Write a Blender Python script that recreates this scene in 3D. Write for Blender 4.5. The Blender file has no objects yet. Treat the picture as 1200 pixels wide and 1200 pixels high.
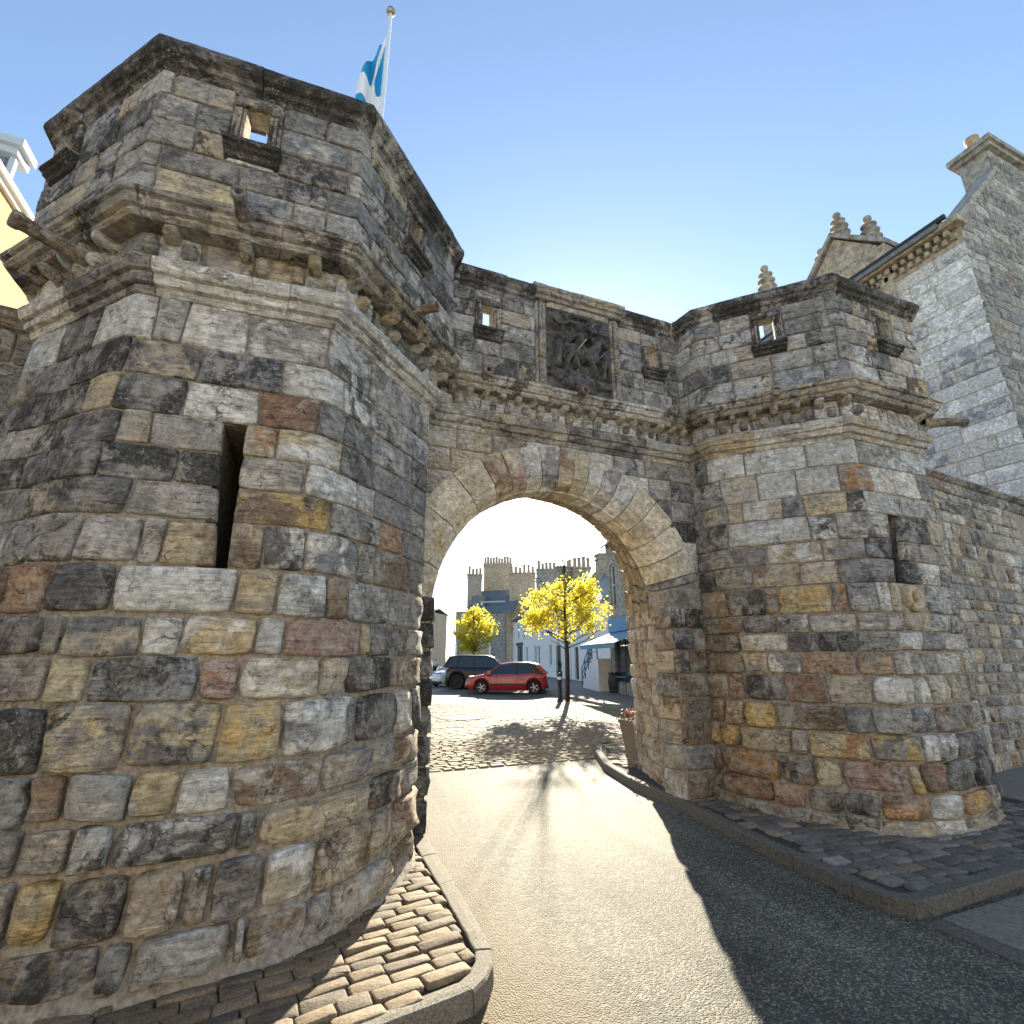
import bpy, bmesh, math, random
from math import sin, cos, pi, radians, hypot, sqrt, atan2
from mathutils import Vector, Matrix, noise
random.seed(11)
R = random.random
def U(a, b): return a + (b - a) * R()
sc = bpy.context.scene
col = sc.collection

# ------------------------------------------------------------------ camera
CAM_H = 1.6; PITCH = math.atan(170 / 600); YAW = radians(22)
cd = bpy.data.cameras.new('camera'); cam = bpy.data.objects.new('camera', cd); col.objects.link(cam)
cam.location = (0, 0, CAM_H); cam.rotation_euler = (pi / 2 + PITCH, 0, -YAW)
cd.sensor_width = 36; cd.lens = 18.0; cd.clip_start = .05; cd.clip_end = 3000
sc.camera = cam
# ------------------------------------------------------------------ world, sun, exposure
SUN_AZ = radians(29.3); SUN_EL = radians(21)       # azimuth from +Y towards +X
w = bpy.data.worlds.new('World'); sc.world = w; w.use_nodes = True
nt = w.node_tree; bg = nt.nodes['Background']
sky = nt.nodes.new('ShaderNodeTexSky'); sky.sky_type = 'NISHITA'; sky.sun_disc = False
sky.sun_elevation = SUN_EL; sky.sun_rotation = SUN_AZ
sky.air_density = 1.0; sky.dust_density = 0.25; sky.ozone_density = 1.3; sky.altitude = 20
nt.links.new(sky.outputs[0], bg.inputs[0]); bg.inputs[1].default_value = .078
sd = bpy.data.lights.new('sun', 'SUN'); sun = bpy.data.objects.new('sun', sd); col.objects.link(sun)
sd.energy = 4.8; sd.angle = radians(.5); sd.color = (1, .89, .68)
dv = Vector((sin(SUN_AZ) * cos(SUN_EL), cos(SUN_AZ) * cos(SUN_EL), sin(SUN_EL)))
sun.rotation_euler = dv.to_track_quat('Z', 'Y').to_euler()
sc.view_settings.view_transform = 'Standard'; sc.view_settings.look = 'None'
sc.view_settings.exposure = 2.05; sc.view_settings.gamma = 1; sc.view_settings.use_curve_mapping = False

# ------------------------------------------------------------------ helpers
def link(o, parent=None):
    col.objects.link(o)
    if parent is not None:
        o.parent = parent
    return o
def thing(name, label, cat, loc=(0, 0, 0), rz=0, group=None):
    o = bpy.data.objects.new(name, None); o.location = loc; o.rotation_euler = (0, 0, rz)
    o.empty_display_size = .2
    o['label'] = label; o['category'] = cat
    if group: o['group'] = group
    return link(o)
def tag(o, label=None, cat=None, group=None, kind=None):
    if label: o['label'] = label
    if cat: o['category'] = cat
    if group: o['group'] = group
    if kind: o['kind'] = kind
    return o
def obj(name, verts, faces, mat, parent=None, smooth=False, world=True, edge=None):
    """verts in world space when world=True; shifted to the parent's origin"""
    me = bpy.data.meshes.new(name)
    if parent is not None and world:
        L = parent.location
        verts = [(v[0] - L[0], v[1] - L[1], v[2] - L[2]) for v in verts]
    me.from_pydata([tuple(v) for v in verts], [], faces)
    if mat is not None:
        me.materials.append(mat)
    if smooth:
        me.polygons.foreach_set('use_smooth', [True] * len(me.polygons))
    me.update()
    return link(bpy.data.objects.new(name, me), parent)
class MB:
    def __init__(s): s.v = []; s.f = []; s.m = []
    def add(s, v, f, m=0):
        n = len(s.v); s.v += [tuple(p) for p in v]; s.f += [tuple(i + n for i in q) for q in f]; s.m += [m] * len(f)
        return s
    def box(s, x0, x1, y0, y1, z0, z1, M=None, m=0):
        v = [Vector((x, y, z)) for x in (x0, x1) for y in (y0, y1) for z in (z0, z1)]
        if M is not None: v = [M @ p for p in v]
        return s.add(v, [(0, 1, 3, 2), (4, 6, 7, 5), (0, 4, 5, 1), (2, 3, 7, 6), (0, 2, 6, 4), (1, 5, 7, 3)], m)
    def tube(s, pts, rad, n=8, cap=True, m=0):
        pts = [Vector(p) for p in pts]
        rads = rad if isinstance(rad, (list, tuple)) else [rad] * len(pts)
        base = len(s.v); 
        for i, p in enumerate(pts):
            d = (pts[min(i + 1, len(pts) - 1)] - pts[max(i - 1, 0)]).normalized()
            a = d.orthogonal().normalized() if abs(d.z) > .99 else d.cross(Vector((0, 0, 1))).normalized()
            b = d.cross(a)
            for k in range(n):
                t = 2 * pi * k / n; s.v.append(tuple(p + (a * cos(t) + b * sin(t)) * rads[i]))
        for i in range(len(pts) - 1):
            for k in range(n):
                s.f.append((base + i * n + k, base + i * n + (k + 1) % n, base + (i + 1) * n + (k + 1) % n, base + (i + 1) * n + k)); s.m.append(m)
        if cap:
            s.f.append(tuple(base + k for k in range(n - 1, -1, -1))); s.f.append(tuple(base + (len(pts) - 1) * n + k for k in range(n))); s.m += [m, m]
        return s
    def lathe(s, prof, M=None, n=20, m=0):
        base = len(s.v)
        for (r, z) in prof:
            for k in range(n):
                t = 2 * pi * k / n; p = Vector((r * cos(t), r * sin(t), z))
                s.v.append(tuple(M @ p if M is not None else p))
        for i in range(len(prof) - 1):
            for k in range(n):
                s.f.append((base + i * n + k, base + i * n + (k + 1) % n, base + (i + 1) * n + (k + 1) % n, base + (i + 1) * n + k)); s.m.append(m)
        return s
    def build(s, name, mats, parent=None, smooth=False, world=False):
        if not isinstance(mats, (list, tuple)): mats = [mats]
        o = obj(name, s.v, s.f, None, parent, smooth, world)
        for m in mats: o.data.materials.append(m)
        if len(mats) > 1: o.data.polygons.foreach_set('material_index', s.m)
        return o
def bevel(o, w_=.01, seg=2, ang=.6):
    bm = bmesh.new(); bm.from_mesh(o.data)
    es = [e for e in bm.edges if len(e.link_faces) == 2 and e.calc_face_angle(0) > ang]
    bmesh.ops.bevel(bm, geom=es, offset=w_, segments=seg, affect='EDGES', clamp_overlap=True)
    bm.to_mesh(o.data); bm.free(); return o
def copy_tree(o, parent=None):
    c = o.copy(); col.objects.link(c)
    if parent is not None: c.parent = parent
    for ch in list(o.children): copy_tree(ch, c)
    return c

# ------------------------------------------------------------------ materials
def newmat(name):
    m = bpy.data.materials.new(name); m.use_nodes = True
    t = m.node_tree; return m, t, t.nodes['Principled BSDF']
class NB:
    """tiny node-building helper"""
    def __init__(s, t): s.t = t
    def n(s, typ, **kw):
        x = s.t.nodes.new(typ)
        for k, v in kw.items(): setattr(x, k, v)
        return x
    def l(s, a, b): s.t.links.new(a, b)
    def noise(s, vec, scale, detail=4, rough=.55, dist=0):
        x = s.n('ShaderNodeTexNoise'); x.inputs['Scale'].default_value = scale; x.inputs['Detail'].default_value = detail
        x.inputs['Roughness'].default_value = rough; x.inputs['Distortion'].default_value = dist
        if vec is not None: s.l(vec, x.inputs['Vector'])
        return x.outputs['Fac']
    def ramp(s, fac, stops):
        x = s.n('ShaderNodeValToRGB'); e = x.color_ramp.elements
        while len(e) < len(stops): e.new(.5)
        for i, (p, c) in enumerate(stops):
            e[i].position = p; e[i].color = (c, c, c, 1) if not isinstance(c, (tuple, list)) else (*c, 1)
        s.l(fac, x.inputs[0]); return x.outputs[0]
    def mix(s, f, a, b, mode='MIX'):
        x = s.n('ShaderNodeMix', data_type='RGBA', blend_type=mode)
        for inp, val in ((0, f), (6, a), (7, b)):
            if hasattr(val, 'is_linked') or hasattr(val, 'links'): s.l(val, x.inputs[inp])
            elif isinstance(val, (tuple, list)): x.inputs[inp].default_value = (*val, 1) if len(val) == 3 else val
            else: x.inputs[inp].default_value = val
        return x.outputs[2]
    def math(s, op, a, b=None, clamp=False):
        x = s.n('ShaderNodeMath', operation=op, use_clamp=clamp)
        for i, v in enumerate((a, b)):
            if v is None: continue
            if hasattr(v, 'links'): s.l(v, x.inputs[i])
            else: x.inputs[i].default_value = v
        return x.outputs[0]
    def vscale(s, vec, sx, sy, sz):
        x = s.n('ShaderNodeMapping'); x.inputs['Scale'].default_value = (sx, sy, sz); s.l(vec, x.inputs[0]); return x.outputs[0]
    def bump(s, h, dist, strength=1, prev=None):
        x = s.n('ShaderNodeBump'); x.inputs['Strength'].default_value = strength; x.inputs['Distance'].default_value = dist
        s.l(h, x.inputs['Height'])
        if prev is not None: s.l(prev, x.inputs['Normal'])
        return x.outputs[0]
def stone_material(name, sootk=1.0, strat=1.0, grain=1.0, lichen=1.0, cracks=.55, bloom=.62):
    """weathered sandstone: each stone's own colour is the object colour, its second colour the property c2"""
    m, t, P = newmat(name); b = NB(t)
    geo = b.n('ShaderNodeNewGeometry'); oi = b.n('ShaderNodeObjectInfo')
    off = b.math('MULTIPLY', oi.outputs['Random'], 60.0)
    cmb = b.n('ShaderNodeCombineXYZ'); b.l(off, cmb.inputs[0]); b.l(off, cmb.inputs[2])
    va = b.n('ShaderNodeVectorMath', operation='ADD'); b.l(geo.outputs['Position'], va.inputs[0]); b.l(cmb.outputs[0], va.inputs[1])
    p = va.outputs[0]
    c2 = b.n('ShaderNodeAttribute', attribute_type='OBJECT', attribute_name='c2')
    big = b.noise(p, 4.0, 5, .62, .6)
    two = b.ramp(big, [(.47, 0), (.56, 1)])
    base = b.mix(two, oi.outputs['Color'], c2.outputs['Color'])
    # bedding bands
    ps = b.vscale(p, 2.2, 2.2, 17)
    st = b.noise(ps, 1.6, 5, .6, 1.6)
    base = b.mix(.65 * strat, base, b.mix(1, base, b.ramp(st, [(.3, .38), (.48, 1.02), (.7, 1.5)]), 'MULTIPLY'))
    mid = b.noise(p, 17, 5, .68, .4)
    base = b.mix(.8, base, b.mix(1, base, b.ramp(mid, [(.3, .36), (.48, 1.02), (.7, 1.75)]), 'MULTIPLY'))
    bl = b.math('MULTIPLY', b.ramp(b.noise(p, 3.4, 6, .68, .9), [(.49, 0), (.57, 1)]), b.ramp(b.noise(p, 19, 4, .7), [(.38, .15), (.6, .8)]))
    base = b.mix(b.math('MULTIPLY', bl, bloom), base, (.66, .635, .56))
    # soot crust (black) driven by alpha
    sn = b.noise(p, 2.7, 6, .66, 1.2)
    sn2 = b.noise(p, 24, 5, .7)
    s3 = b.math('ADD', sn, b.math('MULTIPLY', b.math('SUBTRACT', sn2, .5), .42))
    wst = b.noise(b.vscale(geo.outputs['Position'], 1, 1, .55), 1.5, 4, .62, .8)
    thr = b.math('SUBTRACT', b.math('SUBTRACT', .83, b.math('MULTIPLY', oi.outputs['Alpha'], .38 * sootk)), b.math('MULTIPLY', b.math('SUBTRACT', wst, .45), .55))
    sm = b.math('MULTIPLY', b.math('SUBTRACT', s3, thr), 13.0, clamp=True)
    base = b.mix(b.math('MULTIPLY', sm, b.ramp(b.noise(p, 30, 4, .7, .4), [(.35, .95), (.65, .6)])), base, (.045, .044, .042))
    # open cracks along the bedding
    cv = b.n('ShaderNodeTexVoronoi', feature='DISTANCE_TO_EDGE'); cv.inputs['Scale'].default_value = 3.2
    wv = b.n('ShaderNodeVectorMath', operation='ADD'); b.l(b.vscale(p, 1, 1, 2.4), wv.inputs[0])
    nz_ = b.n('ShaderNodeTexNoise'); nz_.inputs['Scale'].default_value = 7; nz_.inputs['Detail'].default_value = 5; b.l(p, nz_.inputs['Vector'])
    sc_ = b.n('ShaderNodeVectorMath', operation='SCALE'); sc_.inputs['Scale'].default_value = .45; b.l(nz_.outputs['Color'], sc_.inputs[0]); b.l(sc_.outputs[0], wv.inputs[1])
    b.l(wv.outputs[0], cv.inputs['Vector'])
    crk = b.math('MULTIPLY', b.ramp(cv.outputs['Distance'], [(0, 1), (.028, 0)]), b.ramp(b.noise(p, 3.5, 2), [(.52, 0), (.62, 1)]))
    base = b.mix(b.math('MULTIPLY', crk, cracks), base, (.03, .027, .024))
    # pale lichen and salt flecks
    ln = b.noise(p, 46, 4, .72, .5); lb = b.noise(p, 5, 3, .5)
    lm = b.math('MULTIPLY', b.ramp(ln, [(.57, 0), (.63, 1)]), b.ramp(lb, [(.45, 0), (.62, .75 * lichen)]))
    base = b.mix(lm, base, (.56, .56, .52))
    fine = b.noise(p, 140, 3, .7)
    base = b.mix(.5, base, b.mix(1, base, b.ramp(fine, [(.3, .6), (.7, 1.4)]), 'MULTIPLY'))
    b.l(base, P.inputs['Base Color']); P.inputs['Roughness'].default_value = .9
    P.inputs['Specular IOR Level'].default_value = .25
    h = b.bump(st, .035 * strat, .9)
    h = b.bump(mid, .03 * grain, 1.0, h)
    h = b.bump(b.math('MULTIPLY', crk, -1.4 * cracks), .02, 1.0, h)
    h = b.bump(fine, .007 * grain, .9, h)
    b.l(h, P.inputs['Normal'])
    return m
def simple(name, c, rough=.7, noise_scale=8, amt=.35, bump_d=.0, metal=0, spec=.4, c2=None, coat=0, bscale=None):
    m, t, P = newmat(name); b = NB(t)
    g = b.n('ShaderNodeNewGeometry'); nf = b.noise(g.outputs['Position'], noise_scale, 6, .62, .3)
    if c2 is None: c2 = tuple(x * (1 - amt) for x in c); c1 = tuple(min(1, x * (1 + amt * .6)) for x in c)
    else: c1 = c
    b.l(b.ramp(nf, [(.35, c2), (.65, c1)]), P.inputs['Base Color'])
    P.inputs['Roughness'].default_value = rough; P.inputs['Metallic'].default_value = metal
    P.inputs['Specular IOR Level'].default_value = spec; P.inputs['Coat Weight'].default_value = coat
    if bump_d:
        b.l(b.bump(b.noise(g.outputs['Position'], bscale or noise_scale * 4, 5, .65), bump_d, .8), P.inputs['Normal'])
    return m
def plain(name, c, rough=.5, metal=0, spec=.5, coat=0):
    m, t, P = newmat(name); P.inputs['Base Color'].default_value = (*c, 1); P.inputs['Roughness'].default_value = rough
    P.inputs['Metallic'].default_value = metal; P.inputs['Specular IOR Level'].default_value = spec; P.inputs['Coat Weight'].default_value = coat
    return m
M = {}
M['stone'] = stone_material('weathered_sandstone')
M['ashlar'] = stone_material('dressed_sandstone', strat=.5, grain=.4, lichen=.3, cracks=.12, bloom=.3)
M['mould'] = stone_material('moulded_sandstone', strat=1.3, grain=1.0)
M['mortar'] = simple('lime_mortar', (.46, .41, .345), .95, 26, .45, .02, c2=(.2, .175, .145), bscale=60)
M['smooth'] = stone_material('smooth_grey_ashlar', sootk=.5, strat=.25, grain=.2, lichen=.1, cracks=.05, bloom=.15)
M['dark'] = plain('dark_void', (.012, .012, .012), .9)
M['darkiron'] = simple('blackened_relief', (.15, .147, .14), .8, 11, .6, .008, c2=(.028, .027, .026), bscale=50)
M['lead'] = simple('green_lead', (.07, .10, .085), .6, 12, .4)
def asphalt():
    m, t, P = newmat('worn_asphalt'); b = NB(t)
    g = b.n('ShaderNodeNewGeometry').outputs['Position']
    v = b.n('ShaderNodeTexVoronoi'); v.inputs['Scale'].default_value = 95; b.l(g, v.inputs['Vector'])
    chip = b.n('ShaderNodeSeparateColor'); b.l(v.outputs['Color'], chip.inputs[0])
    big = b.noise(g, .9, 5, .55, .5)
    c = b.ramp(chip.outputs[0], [(.0, (.044, .043, .038)), (.55, (.082, .079, .068)), (.82, (.15, .14, .105)), (1, (.30, .275, .195))])
    c = b.mix(1, c, b.ramp(big, [(.3, .72), (.7, 1.25)]), 'MULTIPLY')
    tr = b.noise(b.vscale(g, 1.9, .12, 1), 1.3, 3, .5)          # polished wheel tracks run along the road
    c = b.mix(1, c, b.ramp(tr, [(.35, .8), (.65, 1.25)]), 'MULTIPLY')
    ck = b.n('ShaderNodeTexVoronoi', feature='DISTANCE_TO_EDGE'); ck.inputs['Scale'].default_value = .55
    n3 = b.n('ShaderNodeTexNoise'); n3.inputs['Scale'].default_value = 3; n3.inputs['Detail'].default_value = 7; b.l(g, n3.inputs['Vector'])
    a3 = b.n('ShaderNodeVectorMath', operation='ADD'); b.l(g, a3.inputs[0]); s3_ = b.n('ShaderNodeVectorMath', operation='SCALE'); s3_.inputs['Scale'].default_value = .5; b.l(n3.outputs['Color'], s3_.inputs[0]); b.l(s3_.outputs[0], a3.inputs[1]); b.l(a3.outputs[0], ck.inputs['Vector'])
    c = b.mix(b.math('MULTIPLY', b.ramp(ck.outputs['Distance'], [(0, 1), (.006, 0)]), b.ramp(b.noise(g, .7, 2), [(.52, 0), (.58, .8)])), c, (.02, .02, .02))
    # brown grit gathered along the left kerb
    sx = b.n('ShaderNodeSeparateXYZ'); b.l(g, sx.inputs[0])
    e = b.math('ADD', sx.outputs[0], b.math('MULTIPLY', b.math('SUBTRACT', b.noise(g, 5, 6, .65), .5), .55))
    near = b.ramp(e, [(0, 0), (1, 1)])
    mr = b.n('ShaderNodeMapRange'); b.l(e, mr.inputs[0]); mr.inputs[1].default_value = 1.25; mr.inputs[2].default_value = 1.85
    mr.inputs[3].default_value = .85; mr.inputs[4].default_value = 0
    c = b.mix(mr.outputs[0], c, b.ramp(b.noise(g, 60, 4, .7), [(.3, (.085, .06, .034)), (.7, (.19, .135, .08))]))
    b.l(c, P.inputs['Base Color'])
    hv = b.math('MULTIPLY', v.outputs['Distance'], -1.0)
    b.l(b.bump(b.noise(g, 9, 4, .6), .01, .5, b.bump(hv, .006, .9)), P.inputs['Normal'])
    P.inputs['Roughness'].default_value = .75; P.inputs['Specular IOR Level'].default_value = .22
    return m
M['asphalt'] = asphalt()
def sett_mat(name, rough=.8):
    m, t, P = newmat(name); b = NB(t)
    g = b.n('ShaderNodeNewGeometry').outputs['Position']; oi = b.n('ShaderNodeObjectInfo')
    f = b.noise(g, 70, 5, .7); f2 = b.noise(g, 10, 5, .6)
    c = b.mix(1, oi.outputs['Color'], b.ramp(f, [(.3, .5), (.7, 1.5)]), 'MULTIPLY')
    c = b.mix(1, c, b.ramp(f2, [(.3, .7), (.7, 1.3)]), 'MULTIPLY')
    b.l(c, P.inputs['Base Color']); P.inputs['Roughness'].default_value = rough; P.inputs['Specular IOR Level'].default_value = .35
    b.l(b.bump(f2, .008, .7, b.bump(f, .004, .9)), P.inputs['Normal'])
    return m
M['sett'] = sett_mat('granite_sett')
M['bed'] = simple('sandy_joint', (.08, .066, .048), .95, 40, .5, .006, c2=(.03, .026, .022))
M['granite'] = simple('rough_granite_kerb', (.27, .245, .2), .85, 90, .5, .008, c2=(.09, .083, .07), bscale=120)
M['kerbd'] = simple('dark_whin_kerb', (.15, .14, .125), .85, 50, .5, .006, c2=(.065, .062, .056), bscale=90)
M['slab'] = simple('grey_paving_slab', (.2, .19, .165), .85, 30, .3, .006)
M['render_w'] = simple('white_render', (.74, .74, .72), .85, 5, .1)
M['render_c'] = simple('cream_render', (.55, .47, .33), .85, 5, .15)
M['farstone'] = simple('brown_rubble', (.42, .36, .27), .9, 6, .5, .02)
M['farstone2'] = simple('grey_rubble', (.33, .31, .27), .9, 5, .5, .02)
M['slate'] = simple('blue_grey_slate', (.16, .175, .195), .55, 7, .35, .006)
M['glass'] = plain('window_glass', (.04, .05, .06), .08, 0, .8)
M['wframe'] = plain('white_painted_wood', (.75, .75, .74), .5)
M['leadgrey'] = plain('pale_lead_flashing', (.38, .42, .45), .5)
M['pot'] = simple('buff_chimney_pot', (.42, .31, .2), .85, 9, .3)
M['black'] = simple('black_paint', (.02, .02, .022), .4, 5, .2)
M['bluep'] = plain('blue_green_paint', (.03, .12, .17), .4)
M['bluec'] = simple('blue_canvas', (.12, .27, .45), .8, 12, .2)
M['signg'] = plain('lime_green_sign', (.35, .75, .04), .5)
M['shopblue'] = plain('dark_blue_shopfront', (.03, .05, .1), .5)

PAL = dict(k=(.150, .139, .124), g=(.29, .265, .225), l=(.50, .46, .39), w=(.68, .64, .55), n=(.25, .24, .225),
           t=(.47, .385, .265), y=(.52, .42, .25), Y=(.56, .38, .15), o=(.44, .25, .12), r=(.30, .175, .11),
           p=(.38, .265, .21), b=(.26, .185, .12), c=(.62, .54, .40))
PAL = {k_: (min(.72, v_[0] * 1.01), min(.72, v_[1] * 1.06), min(.7, v_[2] * 1.16)) for k_, v_ in PAL.items()}
SOOT = dict(c=.03, k=.80, g=.55, l=.42, w=.30, n=.58, t=.25, y=.2, Y=.22, o=.12, r=.25, p=.15, b=.35)
def stone_colour(o, code, k2=None, soot=None, vary=.16):
    c = PAL[code[0]]; f = 1 + U(-vary, vary); h = U(-.05, .05)
    o.color = (min(1, c[0] * f * (1 + h)), c[1] * f, c[2] * f * (1 - h), (SOOT[code[0]] + U(-.12, .12)) if soot is None else soot)
    if len(code) > 1: d = PAL[code[1]]
    else:
        d = PAL[random.choice({'k': 'gkln', 'g': 'glkt', 'l': 'glwt', 'w': 'lwgt', 'n': 'nglk', 't': 'tlgy', 'y': 'ytlg', 'Y': 'YytY', 'o': 'obYo', 'r': 'rbpt', 'p': 'prlp', 'b': 'btgb', 'c': 'ct'}[code[0]])]
    o['c2'] = [float(d[0]), float(d[1]), float(d[2])]
    return o

# ------------------------------------------------------------------ where a photograph pixel lies (measuring tool)
_fh = Vector((sin(YAW), cos(YAW), 0)); _r = Vector((cos(YAW), -sin(YAW), 0)); _z = Vector((0, 0, 1))
_fw = _fh * cos(PITCH) + _z * sin(PITCH); _up = -_fh * sin(PITCH) + _z * cos(PITCH); _C = Vector((0, 0, CAM_H))
def px(P_):
    v = Vector(P_) - _C; w_ = v.dot(_fw)
    return (600 + 600 * v.dot(_r) / w_, 600 - 600 * v.dot(_up) / w_)
def solve_u(S, z, x, u0, u1):
    """wall coordinate u at height z whose measured picture abscissa is x"""
    best = None
    n = 120; prev = None
    for i in range(n + 1):
        u = u0 + (u1 - u0) * i / n; e = px(S(u, z))[0] - x
        if prev is not None and prev[1] <= 0 <= e:
            a, b = prev[0], u
            for _ in range(14):
                m_ = (a + b) / 2
                if px(S(m_, z))[0] - x <= 0: a = m_
                else: b = m_
            return (a + b) / 2
        if best is None or abs(e) < abs(best[1]): best = (u, e)
        prev = (u, e)
    return best[0]
def solve_z(S, x, y, u0, u1, z0, z1):
    a, b = z0, z1
    for _ in range(22):
        m_ = (a + b) / 2; u = solve_u(S, m_, x, u0, u1)
        if px(S(u, m_))[1] > y: a = m_
        else: b = m_
    return solve_u(S, a, x, u0, u1), a

# ------------------------------------------------------------------ wall surfaces and stones
def cum(pts):
    L = [0]
    for a, b in zip(pts, pts[1:]): L.append(L[-1] + hypot(b[0] - a[0], b[1] - a[1]))
    return L
class Wall:
    """ruled wall: an outline at the top blends into an outline at the foot; u runs along the top outline"""
    def __init__(s, top, bot, zt, zb=0., power=1.35, round_foot=True):
        s.top = top; s.bot = bot; s.zt = zt; s.zb = zb; s.L = cum(top); s.pw = power; s.rf = round_foot; s.len = s.L[-1]
    def cr(s, P_, i, t):
        a = P_[max(i - 1, 0)]; b = P_[i]; c = P_[i + 1]; d = P_[min(i + 2, len(P_) - 1)]
        r = []
        for k in (0, 1):
            r.append(.5 * ((2 * b[k]) + (c[k] - a[k]) * t + (2 * a[k] - 5 * b[k] + 4 * c[k] - d[k]) * t * t + (3 * b[k] - a[k] - 3 * c[k] + d[k]) * t ** 3))
        return r
    def __call__(s, u, z):
        L = s.L; i = 0
        while i < len(L) - 2 and u > L[i + 1]: i += 1
        t = (u - L[i]) / (L[i + 1] - L[i])
        a, b = s.top[i], s.top[i + 1]; tx, ty = a[0] + (b[0] - a[0]) * t, a[1] + (b[1] - a[1]) * t
        if s.bot is None: return Vector((tx, ty, z))
        tc = min(max(t, 0), 1)
        f0 = min(max((s.zt - z) / (s.zt - s.zb), 0), 1)
        if s.rf:
            cx_, cy_ = s.cr(s.top, i, tc); q_ = min(1, f0 * 2.2); tx += (cx_ - tx) * q_; ty += (cy_ - ty) * q_
        bx, by = s.cr(s.bot, i, tc) if s.rf else (s.bot[i][0] + (s.bot[i + 1][0] - s.bot[i][0]) * tc, s.bot[i][1] + (s.bot[i + 1][1] - s.bot[i][1]) * tc)
        f = min(max((s.zt - z) / (s.zt - s.zb), 0), 1.15) ** s.pw
        return Vector((tx + (bx - tx) * f, ty + (by - ty) * f, z))
    def nrm(s, u, z):
        e = .03; a = s(max(u - e, 0), z); b = s(min(u + e, s.len), z); c = s(u, z - e); d = s(u, z + e)
        n = (b - a).cross(d - c); n.normalize(); return n
class FnSurf:
    def __init__(s, fn, e=.02): s.fn = fn; s.e = e
    def __call__(s, u, z): return s.fn(u, z)
    def nrm(s, u, z):
        e = s.e; n = (s(u + e, z) - s(u - e, z)).cross(s(u, z + e) - s(u, z - e)); n.normalize(); return n
RING_L = [-1, -.975, -.88, -.46, 0, .46, .88, .975, 1]
RING_S = [-1, -.96, -.82, 0, .82, .96, 1]
def stone(parent, S, quad, code, bulge=.03, rough=.012, gap=.009, rnd=.06, name='stone', mat='stone', sunk=.045, snaps=(), big=None, soot=None, proud=0, **kw):
    """quad: four (u,z) corners bl, br, tr, tl"""
    (a0, a1), (b0, b1), (c0, c1), (d0, d1) = quad
    wu = ((b0 - a0) + (c0 - d0)) / 2; hz = ((d1 - a1) + (c1 - b1)) / 2
    if wu < .03 or hz < .03: return None
    if big is None: big = wu * hz > .035
    ring = RING_L if big else RING_S
    g_u = gap / wu; g_z = gap / hz
    ss = list(ring); ts = list(ring)
    # put a column on the arris where a stone turns a corner
    for sn_ in snaps:
        if min(a0, d0) + .03 < sn_ < max(b0, c0) - .03:
            sv = 2 * (sn_ - (a0 + d0) / 2) / wu - 1
            k = min(range(2, len(ss) - 2), key=lambda q: abs(ss[q] - sv)); ss[k] = max(-.8, min(.8, sv)); 
            ss.sort()
    sd_ = Vector((R() * 50, R() * 50, R() * 50)); tilt = U(-.35, .35); tilt2 = U(-.35, .35)
    verts = []; n1 = len(ss); n2 = len(ts)
    for j, t in enumerate(ts):
        for i, s_ in enumerate(ss):
            x = s_ * (1 - rnd * t ** 4); y = t * (1 - rnd * s_ ** 4)
            nz = noise.noise(sd_ + Vector((s_, t, 0)) * .9) * .05
            x = x + nz * (1 - .3 * abs(x)) ; y = y + nz * .8
            fx = (x + 1) / 2; fy = (y + 1) / 2
            fx = g_u + fx * (1 - 2 * g_u); fy = g_z + fy * (1 - 2 * g_z)
            u = (a0 * (1 - fx) + b0 * fx) * (1 - fy) + (d0 * (1 - fx) + c0 * fx) * fy
            z = (a1 * (1 - fx) + b1 * fx) * (1 - fy) + (d1 * (1 - fx) + c1 * fx) * fy
            P_ = S(u, z); N = S.nrm(u, z)
            ei = min(i, n1 - 1 - i); ej = min(j, n2 - 1 - j); e = min(ei, ej)
            if e == 0: h = -sunk
            else:
                h = bulge * (.45 if e == 1 else (.93 if e == 2 else 1.0)) + proud
                h += rough * noise.noise(P_ * 5 + sd_) * 1.3 + rough * .6 * noise.noise(P_ * 14 + sd_)
                h += bulge * .5 * (tilt * s_ + tilt2 * t) * (0 if e == 1 else 1)
            verts.append(P_ + N * h)
    faces = [(j * n1 + i, j * n1 + i + 1, (j + 1) * n1 + i + 1, (j + 1) * n1 + i) for j in range(n2 - 1) for i in range(n1 - 1)]
    o = obj(name, verts, faces, M[mat], parent, True)
    stone_colour(o, code, soot=soot, **kw); return o
def rect(u0, u1, z0, z1): return ((u0, z0), (u1, z0), (u1, z1), (u0, z1))
def rows_of(z0, z1, h, jit=.18):
    n = max(1, round((z1 - z0) / h)); hs = [1 + U(-jit, jit) for _ in range(n)]; s_ = sum(hs); r = [z0]
    for q in hs: r.append(r[-1] + q / s_ * (z1 - z0))
    return r
def masonry(parent, S, u0, u1, rows, wmean, codes, holes=(), wj=.5, lo=None, hi=None, **kw):
    """random coursed stones between u0 and u1; holes are (u0,u1,z0,z1)"""
    for za, zb in zip(rows, rows[1:]):
        spans = [(u0, u1)]
        for (h0, h1, k0, k1) in holes:
            if za < k1 - .03 and zb > k0 + .03:
                ns = []
                for a, b in spans:
                    if h1 <= a or h0 >= b: ns.append((a, b))
                    else:
                        if h0 - a > .04: ns.append((a, h0))
                        if b - h1 > .04: ns.append((h1, b))
                spans = ns
        for a, b in spans:
            x = a
            while x < b - .02:
                w_ = wmean * U(1 - wj, 1 + wj); e = x + w_
                if b - e < wmean * .45: e = b
                stone(parent, S, rect(x, e, za, zb), random.choice(codes), **kw); x = e
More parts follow.
